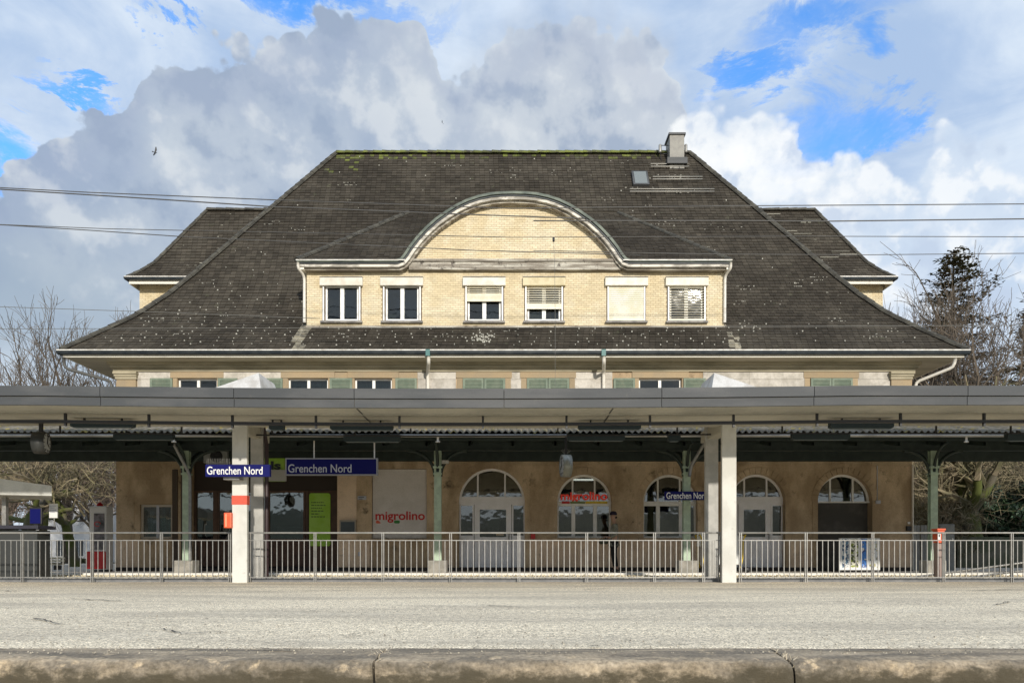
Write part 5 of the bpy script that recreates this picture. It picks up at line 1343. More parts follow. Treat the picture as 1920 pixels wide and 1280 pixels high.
# ---------------------------------------------------------------- clocks
def clock(pxc, pyc, y, wpx, hpx, face_deg, label, m_rim, hang_to):
    x, z = X(pxc, y), Z(pyc, y); r_ = hpx / 2 / F * y; w = .12
    t = thing('station_clock', label, 'clock', (x, y, z))
    def add(name, mat, f):
        m2 = MB(); f(m2); o = m2.obj(name, mat); 
        if name in ('drum',): fixn(o)
        o.parent = t; o.rotation_euler = (0, 0, radians(face_deg)); return o
    add('drum', m_rim, lambda q: q.lathe([(r_ * .88, -w * .92), (r_, -w), (r_, w), (r_ * .88, w * .92)], (0, 0, 0), 'X', 28))
    for s_ in (-1, 1):
        add('dial', M('grey_dial', (0.42, 0.43, 0.42), 0.4, fine=0), lambda q: q.lathe([(0, s_ * w * .9), (r_ * .9, s_ * w * .9)], (0, 0, 0), 'X', 28))
        def marks(q):
            for k in range(12):
                a = pi * k / 6; l0 = .68 if k % 3 else .6; q.tube([(s_ * w * .93, r_ * l0 * sin(a), r_ * l0 * cos(a)), (s_ * w * .93, r_ * .84 * sin(a), r_ * .84 * cos(a))], .008, 4)
            q.tube([(s_ * w * .97, 0, 0), (s_ * w * .97, r_ * .5 * sin(2.2), r_ * .5 * cos(2.2))], .012, 4); q.tube([(s_ * w * .97, 0, 0), (s_ * w * .97, r_ * .75 * sin(.3), r_ * .75 * cos(.3))], .009, 4)
        add('hands_and_marks', m_black, marks)
    m2 = MB(); m2.box(-.03, .03, -.03, .03, r_ * .98, hang_to - z); o = m2.obj('hanger', m_black); o.parent = t
    return t
clock(77, 830, 15.2, 30, 41, 14, 'dark drum clock hanging under the left end of the platform canopy', M('dark_clock_drum', (0.035, 0.037, 0.035), 0.5), zs0 - .02)
ck = clock(1061, 873, 19.6, 20, 42, 8, 'silver drum clock seen edge on hanging above the second arched window', M('silver_clock_drum', (0.33, 0.35, 0.33), 0.4, metal=0.3), Z(826, 19.6) + .1)
m2 = MB()
for a in range(7):
    an = radians(-45 + 15 * a); m2.tube([(0, 0, .28), (.18 * sin(an), 0, .30 + .16 * cos(an))], .005, 3)
o = m2.obj('bird_spikes', m_galv); o.parent = ck

# ---------------------------------------------------------------- name signs
def namesign(pa, pb, ta, tb, y, body, tl, tw, th, base, label, lm, th_=.06, border=None, rods=()):
    x0, x1, z0, z1 = X(pa, y), X(pb, y), Z(tb, y), Z(ta, y)
    t = thing('name_sign', label, 'sign', ((x0 + x1) / 2, y, z0))
    m2 = MB(); m2.box(x0, x1, y - th_ / 2, y + th_ / 2, z0, z1); m2.obj('board', m_blue, t)
    text(body, .2, (X(tl, y), y - th_ / 2 - .004, Z(base, y)), lm, t, ext=.003, bold=.0015, width=X(tw, y) - X(tl, y), height=(th) / F * y)
    if border:
        m2 = MB(); e = .03
        m2.box(x0 - e, x1 + e, y - th_ / 2 - .01, y + th_ / 2 + .01, z1, z1 + e); m2.box(x0 - e, x1 + e, y - th_ / 2 - .01, y + th_ / 2 + .01, z0 - e, z0); m2.box(x0 - e, x0, y - th_ / 2 - .01, y + th_ / 2 + .01, z0, z1); m2.box(x1, x1 + e, y - th_ / 2 - .01, y + th_ / 2 + .01, z0, z1)
        m2.obj('frame', border, t)
    for rx in rods:
        m2 = MB(); m2.tube([(X(rx, y), y, z1), (X(rx, y), y, Z(826, y) + .15)], .02, 6); m2.obj('rod', m_pipe, t)
    return t
s1_ = namesign(387, 507, 871, 893.5, 15.3, 'Grenchen Nord', 390, 494, 15, 889.3, 'blue name sign fixed across the left pair of posts, bird spikes above', m_white, .10)
m2 = MB(); m2.box(X(420, 15.4), X(450, 15.4), 15.36, 15.6, Z(899, 15.4), Z(893.6, 15.4)); m2.obj('bracket', m_galv, s1_)
m2 = MB(); x = X(388, 15.3)
while x < X(433, 15.3): m2.tube([(x, 15.3, Z(871, 15.3)), (x + R.uniform(-.01, .01), 15.3, Z(859, 15.3))], .004, 3); x += .036
m2.obj('bird_spikes', m_galv, s1_)
namesign(538.5, 706.5, 861, 889, 20.3, 'Grenchen Nord', 541.5, 660, 15.5, 885.5, 'large dull blue name sign hung on two white rods before the shopfront', m_wgrey, .12, M('grey_frame', (0.33, 0.33, 0.36), 0.5), (589, 702))
namesign(1246, 1338, 921, 937, 20.75, 'Grenchen Nord', 1249, 1325, 12, 934.5, 'small blue name sign on the green column beside the right posts', m_white, .06)
# lime green shop sign half hidden by the post
gs = thing('shop_sign', 'lime green shop sign with dark letters partly hidden behind the left posts', 'sign', (X(500, 21.6), 21.6, Z(900, 21.6)))
m2 = MB(); m2.box(X(478, 21.6), X(534, 21.6), 21.56, 21.66, Z(902, 21.6), Z(859, 21.6)); m2.obj('board', m_lime, gs)
text('ls', .3, (X(508.5, 21.6), 21.55, Z(879.5, 21.6)), m_limedk, gs, bold=.012, width=X(527.5, 21.6) - X(508.5, 21.6), height=16 / F * 21.6)
m2 = MB(); m2.box(X(500, 21.5), X(537, 21.5), 21.46, 21.52, Z(901.5, 21.5), Z(880.5, 21.5)); tag(m2.obj('blank_panel', M('pale_grey_panel', (0.42, 0.42, 0.40), 0.6, fine=.05)), 'pale grey blank panel hanging in front of the lime green sign', 'panel')

# ---------------------------------------------------------------- railings on the platform edge
YR = 15.86
def inst_mesh(x0, x1, y0, y1, z0, z1, name, mat):
    m2 = MB(); m2.box(x0, x1, y0, y1, z0, z1); return m2.mesh(name, mat)
bar_me = inst_mesh(-.007, .007, -.007, .007, Z(1081.5, YR), Z(1012, YR), 'bar', m_galv)
post_me = MB(); post_me.box(-.028, -.012, -.02, .02, .0, Z(998, YR)); post_me.box(.012, .028, -.02, .02, .0, Z(998, YR)); post_me = post_me.mesh('post', m_galv)
def railing(pa, pb, posts, label):
    x0, x1 = X(pa, YR), X(pb, YR); t = thing('railing', label, 'railing', (x0, YR, 0), 'galvanised railings along the back of the platform')
    m2 = MB(); m2.tube([(x0, YR, Z(998.4, YR)), (x1, YR, Z(998.4, YR))], .019, 8); m2.obj('top_rail', m_galv, t)
    for py in (1012.5, 1081.5):
        m2 = MB(); m2.box(x0, x1, YR - .012, YR + .012, Z(py, YR) - .008, Z(py, YR) + .008); m2.obj('cross_rail', m_galv, t)
    for p in posts: part('post', post_me, t, (X(p, YR) - x0, 0, 0.0))
    edges = sorted(set([pa] + list(posts) + [pb]))
    for a, b in zip(edges[:-1], edges[1:]):
        n = max(1, round((b - a) / 10.5))
        for k in range(1, n): part('bar', bar_me, t, (X(a + (b - a) * k / n, YR) - x0, 0, 0))
railing(-330, 434, (-326, -212, -85, 42, 173, 303, 431), 'galvanised railing left of the left pair of platform posts')
railing(465, 1322, (468, 591, 718, 845, 973, 1100, 1227, 1319), 'galvanised railing between the two pairs of platform posts')
railing(1322.5, 1353, (1349,), 'short galvanised railing piece between the two right posts')
railing(1384, 2290, (1388, 1511, 1636, 1769, 1897, 2025, 2153, 2280), 'galvanised railing right of the right pair of platform posts')
# inclined handrails of the ramp
for (pa, ya, pb, yb_2, y, lab) in ((1650, 1090, 2100, 1030, 17.0, 'inclined pale handrail of the ramp, the upper of the two behind the right railing'), (1742, 1091.5, 2140, 1041, 16.6, 'inclined pale handrail of the ramp, the lower of the two behind the right railing')):
    A, B = P(pa, ya, y), P(pb, yb_2, y); t = thing('ramp_handrail', lab, 'handrail', (A.x, y, 0))
    m2 = MB(); m2.tube([A, B], .024, 8); m2.obj('rail', m_galv, t)
    for k in range(5):
        q = A.lerp(B, (k + .5) / 5); m2 = MB(); m2.tube([q, (q.x, q.y, -.05)], .016, 6); m2.obj('upright', m_galv, t)

# orange validators
v1_ = thing('ticket_validator', 'orange ticket validator box fixed to the side of the left front post', 'ticket validator', (X(427, 15.6), 15.6, Z(990, 15.6)))
m2 = MB(); m2.box(X(421, 15.55), X(435, 15.55), 15.5, 15.72, Z(989.5, 15.55), Z(960.5, 15.55)); bevel(m2.obj('body', m_orange, v1_), .02)
m2 = MB(); m2.box(X(422.5, 15.5), X(425.5, 15.5), 15.49, 15.51, Z(987, 15.5), Z(963, 15.5)); m2.obj('side_trim', M('pale_orange_trim', (0.8, 0.3, 0.16), 0.5), v1_)
v2_ = thing('ticket_validator', 'orange ticket validator on a pinkish grey pedestal behind the right railing', 'ticket validator', (X(1761, 16.9), 16.9, 0))
m2 = MB(); m2.box(X(1755, 16.9), X(1766.5, 16.9), 16.85, 17.0, 0, Z(1018, 16.9)); m2.obj('pedestal', M('pinkish_pedestal', (0.33, 0.25, 0.22), 0.7), v2_)
m2 = MB(); m2.box(X(1753.5, 16.9), X(1767, 16.9), 16.8, 17.02, Z(1017.5, 16.9), Z(994, 16.9)); bevel(m2.obj('body', m_orange, v2_), .015)
m2 = MB(); m2.box(X(1752, 16.9), X(1768, 16.9), 16.78, 17.04, Z(994, 16.9), Z(990.5, 16.9)); bevel(m2.obj('lid', m_orange, v2_), .01)
m2 = MB(); m2.box(X(1758, 16.8), X(1763, 16.8), 16.788, 16.80, Z(1011, 16.8), Z(1000, 16.8)); m2.obj('slot_plate', m_white, v2_)
m2 = MB(); m2.box(X(1759.5, 16.8), X(1761.5, 16.8), 16.782, 16.79, Z(1006, 16.8), Z(1001, 16.8)); m2.obj('slot', m_black, v2_)

# poster stand
yq = 21.9
ps = thing('poster_stand', 'white stand with four coloured vertical posters before the last arch', 'poster stand', (X(1612, yq), yq, .06))
m2 = MB(); m2.box(X(1574, yq), X(1650, yq), yq, yq + .05, Z(1068, yq), Z(1008.5, yq)); m2.obj('board', m_white, ps)
m2 = MB()
for px in (1576, 1648): m2.box(X(px - 1, yq), X(px + 1, yq), yq + .01, yq + .04, .06, Z(1068, yq))
m2.tube([(X(1612, yq), yq + .02, Z(1008.5, yq)), (X(1612, yq), yq + .02, Z(1003, yq))], .02, 6); m2.obj('leg', m_black, ps)
def poster_mat(name, base, inks, sc, lo):
    m = bpy.data.materials.new(name); m.use_nodes = True; n = NT(m.node_tree); pos = n.node('ShaderNodeNewGeometry').outputs['Position']
    c_ = base
    for i, ink in enumerate(inks):
        v = n.noise(n.vscale(pos, (1 + i * .7, 1, 1.3 - .2 * i)), sc + 3 * i, 2, .4); c_ = n.mix(n.step(v, lo, lo + .02), c_, ink)
    n.l.new(c_, m.node_tree.nodes['Principled BSDF'].inputs['Base Color']); m.node_tree.nodes['Principled BSDF'].inputs['Roughness'].default_value = .5; return m
for (a, b, m) in ((1579, 1591, poster_mat('poster_dark_print', (.7, .72, .7), [(.03, .05, .12), (.1, .2, .3)], 9, .53)), (1595, 1609, poster_mat('poster_yellow_green', (.75, .74, .6), [(.25, .3, .03), (.05, .06, .04)], 8, .54)),
                (1614, 1626, poster_mat('poster_blue', (.05, .22, .65), [(.75, .78, .8), (.02, .05, .2)], 7, .56)), (1630, 1646, poster_mat('poster_pale', (.74, .76, .76), [(.1, .12, .16), (.4, .36, .1)], 8, .60))):
    m2 = MB(); m2.box(X(a, yq), X(b, yq), yq - .012, yq - .002, Z(1063, yq), Z(1010, yq)); m2.obj('poster', m, ps)
# postal cart between the right posts
yk = 21.7
pc = thing('delivery_cart', 'white box cart with bent yellow tube frame parked behind the right posts', 'cart', (X(1348, yk), yk, .06))
m2 = MB(); m2.box(X(1316, yk), X(1382, yk), yk - .3, yk + .35, Z(1058, yk), Z(1004, yk)); bevel(m2.obj('box', M('cart_white', (0.72, 0.72, 0.70), 0.5), pc), .03)
m2 = MB(); m2.box(X(1304, yk), X(1313, yk), yk - .2, yk - .16, Z(1024, yk), Z(999, yk)); m2.obj('paper_panel', m_white, pc)
for s_, pa in ((1, 1311), (-1, 1389)):
    m2 = MB()
    for dy in (-.28, .28):
        m2.tube([(X(pa - 3 * s_, yk), yk + dy, Z(1003, yk)), (X(pa + 1 * s_, yk), yk + dy, Z(1012, yk)), (X(pa + 2 * s_, yk), yk + dy, Z(1045, yk)), (X(pa + 6 * s_, yk), yk + dy, Z(1064, yk))], .022, 8)
    m2.tube([(X(pa - 3 * s_, yk), yk - .28, Z(1003, yk)), (X(pa - 3 * s_, yk), yk + .28, Z(1003, yk))], .022, 8); m2.obj('tube_frame', m_yel, pc)
for pa in (1318, 1395):
    for dy in (-.3, .3):
        m2 = MB(); m2.lathe([(0, -.02), (.07, -.02), (.085, 0), (.07, .02), (0, .02)], (X(pa, yk), yk + dy, .145), 'Y', 16); m2.obj('wheel', m_black, pc)

# ---------------------------------------------------------------- left side furniture
yv = 22.3
vm = thing('vending_machine', 'white vending machine with red lower part and red lamp at the building corner', 'vending machine', (X(190, yv), yv, .05))
m2 = MB(); x0, x1 = X(167, yv), X(199, yv); m2.box(x0, x1, yv, yv + .42, .12, Z(948, yv)); bevel(m2.obj('cabinet', M('grey_white_cabinet', (0.68, 0.68, 0.68), 0.5), vm), .05)
m2 = MB(); m2.box(X(164, yv), X(199, yv), yv - .04, yv - .002, .15, Z(1033, yv)); bevel(m2.obj('red_front', m_red, vm), .03)
m2 = MB(); m2.box(X(177, yv), X(196, yv), yv - .03, yv - .002, Z(1030, yv), Z(962, yv)); dpn = m2.obj('display_window', M('dim_display', (0.09, 0.085, 0.09), 0.15, (0.2, 0.18, 0.2), 6), vm)
m2 = MB(); m2.lathe([(.10, 0), (.095, .06), (.05, .13), (0, .15)], (X(177, yv), yv + .3, Z(949, yv))); m2.obj('red_lamp', m_red, vm)
m2 = MB(); pts = [(X(184, yv) + .09 * cos(a), yv - .035, Z(982, yv) + .07 * sin(a)) for a in [q / 12 * 5.4 for q in range(13)]]; m2.tube(pts, .012, 5); m2.obj('red_swirl', m_red, vm)
m2 = MB(); m2.box(X(190, yv), X(195, yv), yv - .04, yv - .03, Z(984, yv), Z(979, yv)); m2.obj('coin_slot', m_black, vm)
m2 = MB(); m2.box(X(168, yv) , X(198, yv), yv + .03, yv + .4, 0.05, .15); m2.obj('foot', m_black, vm)
# shelter roof, screen
ysr = 17.3
st = thing('shelter', 'flat white shelter roof over a ticket kiosk at the left edge', 'shelter', (X(-60, ysr), ysr, 0))
m2 = MB(); A = [(X(-260, ysr), Z(868, ysr)), (X(97, ysr), Z(909, ysr))]
pts = [(X(-260, ysr), Z(880, ysr)), (X(0, ysr), Z(897, ysr)), (X(97, ysr), Z(910, ysr)), (X(97, ysr), Z(929, ysr)), (X(0, ysr), Z(927, ysr)), (X(-260, ysr), Z(923, ysr))]
i = len(m2.v); q2 = [(x_ if x_ < X(90, ysr) else X(97, ysr + 1.6), z_) for x_, z_ in pts]
m2.v += [(x_, ysr, z_) for x_, z_ in pts] + [(x_, ysr + 1.6, z_) for x_, z_ in q2]
m2.f += [tuple(range(6)), tuple(range(11, 5, -1))] + [(k, (k + 1) % 6, 6 + (k + 1) % 6, 6 + k) for k in range(6)]; m2.m += [0] * 8; m2.smooth += [False] * 8
m2.obj('roof_slab', M('pale_shelter_metal', (0.60, 0.60, 0.56), 0.5, (0.5, 0.5, 0.46), 3), st)
m2 = MB(); m2.box(X(-30, ysr), X(-22, ysr), ysr + .6, ysr + .7, 0, Z(928, ysr)); m2.obj('post', m_galv, st)
m2 = MB(); m2.box(X(-40, ysr), X(44, ysr), ysr + .5, ysr + 1.0, 0, Z(992, ysr)); m2.obj('kiosk_body', M('dark_grey_kiosk', (0.04, 0.043, 0.042), 0.5), st)
m2 = MB(); m2.box(X(-40, ysr), X(53, ysr), ysr + .35, ysr + 1.05, Z(990, ysr), Z(983, ysr)); bevel(m2.obj('counter_top', M('dark_indigo_counter', (0.03, 0.03, 0.045), 0.6), st), .01)
sc_ = thing('information_screen', 'dark blue information screen standing on the kiosk counter at the left edge', 'screen', (X(38, ysr), ysr + .6, Z(983, ysr)))
m2 = MB(); m2.box(X(26, ysr), X(50, ysr), ysr + .55, ysr + .62, Z(981, ysr), Z(948, ysr)); bevel(m2.obj('casing', m_black, sc_), .02)
m2 = MB(); m2.box(X(28, ysr), X(48, ysr), ysr + .54, ysr + .552, Z(979, ysr), Z(951, ysr)); m2.obj('display', m_blue, sc_)
m2 = MB(); m2.box(X(34, ysr), X(42, ysr), ysr + .56, ysr + .66, Z(983, ysr), Z(980, ysr)); m2.obj('stand', m_black, sc_)
nt_ = thing('notice_board', 'small white notice board right of the blue screen', 'notice board', (X(55, ysr), ysr + .9, Z(983, ysr)))
m2 = MB(); m2.box(X(47, ysr), X(63, ysr), ysr + .9, ysr + .93, Z(967, ysr), Z(939, ysr)); m2.obj('board', m_white, nt_)
m2 = MB()
for k in range(4): m2.box(X(49, ysr), X(61 - (k % 2) * 3, ysr), ysr + .892, ysr + .9, Z(944 + 4 * k, ysr), Z(942.6 + 4 * k, ysr))
m2.obj('print', m_wgrey, nt_)
m2 = MB(); m2.tube([(X(55, ysr), ysr + .94, Z(985, ysr)), (X(55, ysr), ysr + .94, Z(945, ysr))], .012, 6); m2.obj('stem', m_galv, nt_)
# bench
yb3 = 25.5; bn_ = thing('bench', 'pale slatted bench beyond the left railing', 'bench', (X(82, yb3), yb3, 0.05))
for k, (dy, py) in enumerate(((0, 1058), (.14, 1057.5), (.28, 1057), (.36, 1051), (.38, 1046))):
    m2 = MB(); m2.box(X(53, yb3), X(109, yb3), yb3 + dy, yb3 + dy + (.1 if k < 3 else .03), Z(py, yb3) - (.02 if k < 3 else .035), Z(py, yb3) + (.02 if k < 3 else .035)); m2.obj('slat', M('pale_bench_wood', (0.6, 0.55, 0.42), 0.7), bn_)
for px in (60, 102):
    m2 = MB(); xx = X(px, yb3); m2.box(xx - .03, xx + .03, yb3, yb3 + .36, .05, Z(1058.5, yb3) - .02); m2.box(xx - .025, xx + .025, yb3 + .39, yb3 + .42, .3, Z(1044, yb3)); m2.obj('leg', m_black, bn_)
# white house behind the left trees
yh = 50.0; hw_ = thing('house', 'pale house with grey windows seen through the left trees', 'house', (X(140, yh), yh, 0))
m2 = MB(); m2.box(X(58, yh), X(330, yh), yh, yh + 9, 0, Z(840, yh)); m2.obj('wall', M('pale_house_render', (0.72, 0.71, 0.70), 0.9, (0.6, 0.59, 0.58), .5), hw_)
m2 = MB(); m2.prism([(X(50, yh), Z(840, yh)), (X(338, yh), Z(840, yh)), (X(300, yh), Z(800, yh)), (X(90, yh), Z(800, yh))], yh - .4, yh + 9.4); m2.obj('roof', M('brown_roof', (0.09, 0.06, 0.05), 0.9), hw_)
for px, py in ((106, 1012), (140, 1012), (176, 1012), (80, 945), (120, 945), (150, 945), (196, 908), (120, 890), (80, 890), (160, 890)):
    m2 = MB(); x0, x1 = X(px, yh), X(px + 17, yh); z0, z1 = Z(py + 30, yh), Z(py, yh); m2.box(x0 - .06, x1 + .06, yh - .05, yh - .01, z0 - .06, z1 + .06); w = m2.obj('window', m_frame, hw_)
    for a, b in ((x0, (x0 + x1) / 2 - .03), ((x0 + x1) / 2 + .03, x1)):
        m3 = MB(); m3.box(a, b, yh - .07, yh - .05, z0, z1); m3.obj('pane', M('far_window_glass', (0.06, 0.065, 0.07), 0.15), w)
# low wall and grey metal fence on the right
m_fence = M('grey_metal_panel', (0.26, 0.27, 0.27), 0.5, (0.2, 0.21, 0.21), 3, metal=.3)
yf = 25.0; fn = thing('metal_fence', 'grey upright metal panel fence at the right corner of the station building', 'fence', (X(1752, yf), yf, 0))
for k in range(6):
    a = 1712 + k * 7; m2 = MB(); m2.box(X(a + .6, yf), X(a + 6.4, yf), yf + .02 * (k % 2), yf + .03 + .02 * (k % 2), .05, Z(984, yf)); m2.obj('panel', m_fence, fn)
m2 = MB(); m2.box(X(1712, yf), X(1754, yf), yf + .06, yf + .1, Z(1000, yf), Z(997, yf)); m2.box(X(1712, yf), X(1754, yf), yf + .06, yf + .1, .25, .33); m2.obj('rail', m_fence, fn)
cb = thing('grey_cabinet', 'grey metal cabinet with dark door right of the dark green column', 'cabinet', (X(1775, yf), yf, 0))
m2 = MB(); m2.box(X(1760, yf), X(1790, yf), yf, yf + .6, .05, Z(982, yf)); bevel(m2.obj('body', m_fence, cb), .02)
m2 = MB(); m2.box(X(1762, yf), X(1788, yf), yf - .02, yf - .002, .15, Z(985, yf)); m2.obj('door', m_fence, cb)
m2 = MB(); m2.box(X(1784, yf), X(1787, yf), yf - .03, yf - .02, Z(1012, yf), Z(1008, yf)); m2.obj('lock', m_white, cb)
mb = MB(); mb.box(X(1795, 29), X(2300, 29), 29, 29.25, 0, Z(1006, 29)); tag(mb.obj('park_wall', M('mossy_low_wall', (0.14, 0.13, 0.10), 0.9, (0.07, 0.08, 0.045), 1.2)), 'low mossy wall at the foot of the mossy tree', 'wall')

# ---------------------------------------------------------------- person by the wall
def skin_obj(name, nodes, links, mat, parent, root=0, lv=1):
    me = bpy.data.meshes.new(name); me.from_pydata([n[0] for n in nodes], links, []); o = bpy.data.objects.new(name, me); COL.objects.link(o)
    o.modifiers.new('s', 'SKIN'); o.modifiers.new('b', 'SUBSURF').levels = lv
    bpy.context.view_layer.update()
    for i, n in enumerate(nodes):
        r_ = n[1]; o.data.skin_vertices[0].data[i].radius = (r_, r_) if not isinstance(r_, tuple) else r_; o.data.skin_vertices[0].data[i].use_root = (i == root)
    bpy.context.view_layer.update()
    nm = bpy.data.meshes.new_from_object(o.evaluated_get(bpy.context.evaluated_depsgraph_get())); bpy.data.objects.remove(o)
    nm.materials.clear(); nm.materials.append(mat)
    for p in nm.polygons: p.use_smooth = True
    o = bpy.data.objects.new(name, nm); COL.objects.link(o); o.parent = parent; return o
pr = thing('person', 'person in a dark cap, grey green jacket and black leggings by the second arch', 'person', (X(1151, 22.6), 22.6, .06))
m_skin = M('skin', (0.45, 0.27, 0.19), 0.6, fine=.03); m_jack = M('grey_green_jacket', (0.27, 0.27, 0.21), 0.9, (0.2, 0.2, 0.16), 9); m_leg = M('black_leggings', (0.012, 0.012, 0.015), 0.8)
# faces left (towards -X); x = forward
N_ = [((0, 0, .93), .12), ((0, 0, 1.12), .115), ((.02, 0, 1.33), .13), ((.03, 0, 1.46), .075), ((.0, 0, 1.53), .05),
      ((.02, .17, 1.40), .058), ((.05, .21, 1.14), .045), ((-.12, .17, 1.00), .034), ((-.21, .14, 1.02), .028),
      ((.02, -.17, 1.40), .058), ((.06, -.21, 1.15), .045), ((-.13, -.17, 1.03), .034), ((-.22, -.13, 1.06), .028),
      ((0, .09, .86), .095), ((-.02, .10, .50), .058), ((.03, .10, .12), .04), ((.03, .10, .05), .042), ((-.13, .11, .035), .035),
      ((0, -.09, .86), .095), ((.02, -.10, .50), .058), ((.09, -.10, .12), .04), ((.09, -.10, .05), .042), ((-.07, -.11, .035), .035),
      ((-.015, 0, 1.60), .075), ((-.02, 0, 1.70), .088), ((-.015, 0, 1.76), .06)]
E_ = [(0, 1), (1, 2), (2, 3), (3, 4), (2, 5), (5, 6), (6, 7), (7, 8), (2, 9), (9, 10), (10, 11), (11, 12), (0, 13), (13, 14), (14, 15), (15, 16), (16, 17), (0, 18), (18, 19), (19, 20), (20, 21), (21, 22), (4, 23), (23, 24), (24, 25)]
skin_obj('body', N_, E_, m_skin, pr)
sc = lambda n, f: (n[0], n[1] * f)
jn = [sc(N_[0], 1.28), sc(N_[1], 1.22), sc(N_[2], 1.2), ((.03, 0, 1.47), .085), sc(N_[5], 1.3), sc(N_[6], 1.35), sc(N_[7], 1.35), sc(N_[9], 1.3), sc(N_[10], 1.35), sc(N_[11], 1.35), ((0, 0, .80), .17)]
skin_obj('jacket', jn, [(0, 1), (1, 2), (2, 3), (2, 4), (4, 5), (5, 6), (2, 7), (7, 8), (8, 9), (0, 10)], m_jack, pr)
ln_ = [((0, 0, .90), .12)] + [sc(N_[i], 1.08) for i in (13, 14, 15, 18, 19, 20)]
skin_obj('leggings', ln_, [(0, 1), (1, 2), (2, 3), (0, 4), (4, 5), (5, 6)], m_leg, pr)
for i in (16, 21):
    a = Vector(N_[i][0]); b = Vector(N_[i + 1][0]); skin_obj('shoe', [(a + Vector((.03, 0, .0)), .052), ((a + b) / 2, .05), (b, .042)], [(0, 1), (1, 2)], m_black, pr)
for i in (8, 12):       # hands: palm and five curled fingers
    c_ = Vector(N_[i][0]); nodes = [(c_, .026), (c_ + Vector((-.05, 0, .005)), .03)]; links = [(0, 1)]
    for k, (dy, L_) in enumerate(((-.03, .062), (-.01, .075), (.01, .07), (.03, .055))):
        j = len(nodes); q = c_ + Vector((-.07, dy, 0)); nodes += [(q, .010), (q + Vector((-L_ * .5, 0, -.015)), .009), (q + Vector((-L_ * .6, 0, -.045)), .008)]; links += [(1, j), (j, j + 1), (j + 1, j + 2)]
    j = len(nodes); s_ = -1 if i == 8 else 1; nodes += [(c_ + Vector((-.03, s_ * .035, .0)), .011), (c_ + Vector((-.06, s_ * .045, -.02)), .009)]; links += [(0, j), (j, j + 1)]
    skin_obj('hand', nodes, links, m_skin, pr)
def local(m2, name, mat): o = m2.obj(name, mat); o.parent = pr; return o
m2 = MB()
for s_ in (-1, 1): m2.lathe([(0, -.005), (.012, 0), (0, .012)], (-.098, s_ * .033, 1.70), n=8)
local(m2, 'eyes', m_black)
m2 = MB(); m2.prism([(-.10, 1.70), (-.125, 1.665), (-.098, 1.655)], -.012, .012); local(m2, 'nose', m_skin)
m2 = MB(); m2.box(-.101, -.092, -.025, .025, 1.628, 1.637); local(m2, 'mouth', m_redband)
m2 = MB()
for s_ in (-1, 1): m2.lathe([(0, -.03), (.014, -.02), (.018, .01), (0, .032)], (-.01, s_ * .088, 1.68), n=8)
local(m2, 'ears', m_skin)
skin_obj('hair', [((.03, 0, 1.70), .088), ((.06, 0, 1.60), .06)], [(0, 1)], M('dark_hair', (0.02, 0.015, 0.012), .8), pr)
m2 = MB(); m2.lathe([(.108, 1.725), (.112, 1.75), (.105, 1.80), (.07, 1.84), (0, 1.852)], (-.015, 0, 0)); m2.prism([(-.09, 1.735), (-.21, 1.725), (-.21, 1.735), (-.09, 1.755)], -.07, .07); local(m2, 'cap', M('dark_purple_cap', (0.02, 0.015, 0.035), .8))
ph = thing('handbag', 'dark handbag held in front by the person in a dark cap', 'bag', (X(1151, 22.6) - .34, 22.6, 1.0))
m2 = MB(); m2.box(X(1151, 22.6) - .44, X(1151, 22.6) - .18, 22.54, 22.68, .90, 1.06); bevel(m2.obj('pouch', M('dark_olive_leather', (0.04, 0.04, 0.02), .6), ph), .03)
m2 = MB(); xx = X(1151, 22.6) - .31; m2.tube([(xx - .08, 22.61, 1.04), (xx - .05, 22.61, 1.12), (xx + .05, 22.61, 1.12), (xx + .08, 22.61, 1.04)], .01, 6); m2.obj('handle', m_black, ph)

# ---------------------------------------------------------------- overhead wires
m_wire = M('dark_wire', (0.07, 0.066, 0.06), 0.45); m_wire2 = M('pale_thin_wire', (0.13, 0.125, 0.11), 0.4)
def wire(pts, y, r_, label, mat=m_wire):
    m2 = MB(); q = [P(px, py, y) for px, py in pts]; c_ = []
    for a, b in zip(q[:-1], q[1:]):
        for k in range(8): c_.append(a.lerp(b, k / 8))
    c_.append(q[-1]); m2.tube(c_, r_, 5); tag(m2.obj('overhead_wire', mat), label, 'wire', 'overhead wires crossing the picture')
wire([(-400, 330), (0, 352), (170, 361), (515, 375), (960, 391), (1400, 386), (1920, 382.5), (2300, 376)], 19.6, .013, 'uppermost dark overhead wire running the whole width of the sky')
wire([(-400, 325), (0, 355), (240, 370), (515, 388), (900, 403), (1100, 410)], 19.3, .016, 'dark overhead wire just under the uppermost one on the left')
wire([(-400, 395), (0, 421), (200, 429), (440, 434), (960, 445), (1500, 443), (1920, 444), (2300, 442)], 19.6, .010, 'overhead wire level with the top of the left wing roof')
wire([(-400, 385), (0, 421.5), (170, 432), (345, 444), (900, 470), (1200, 478)], 19.2, .012, 'overhead wire sagging from the left edge towards the left wing roof')
wire([(1000, 414), (1400, 414), (1540, 415), (1920, 410.5), (2300, 405)], 19.3, .016, 'thicker double-looking overhead wire second from top on the right')
wire([(1000, 470), (1300, 476), (1600, 478), (1920, 475), (2300, 470)], 19.5, .010, 'lowest dark overhead wire right of the roof')
wire([(-400, 570), (0, 575), (262, 584), (600, 597)], 19.4, .008, 'thin overhead wire crossing the foot of the left roof slope', m_wire2)
wire([(-400, 617), (0, 616.5), (960, 614), (1700, 611), (2300, 608)], 19.6, .008, 'thin pale overhead wire just above the main gutter', m_wire2)
wire([(1038, 448), (1040, 500), (1041, 606), (1041, 724)], 19.5, .005, 'thin upright dropper wire beside the fourth dormer window', m_wire2)
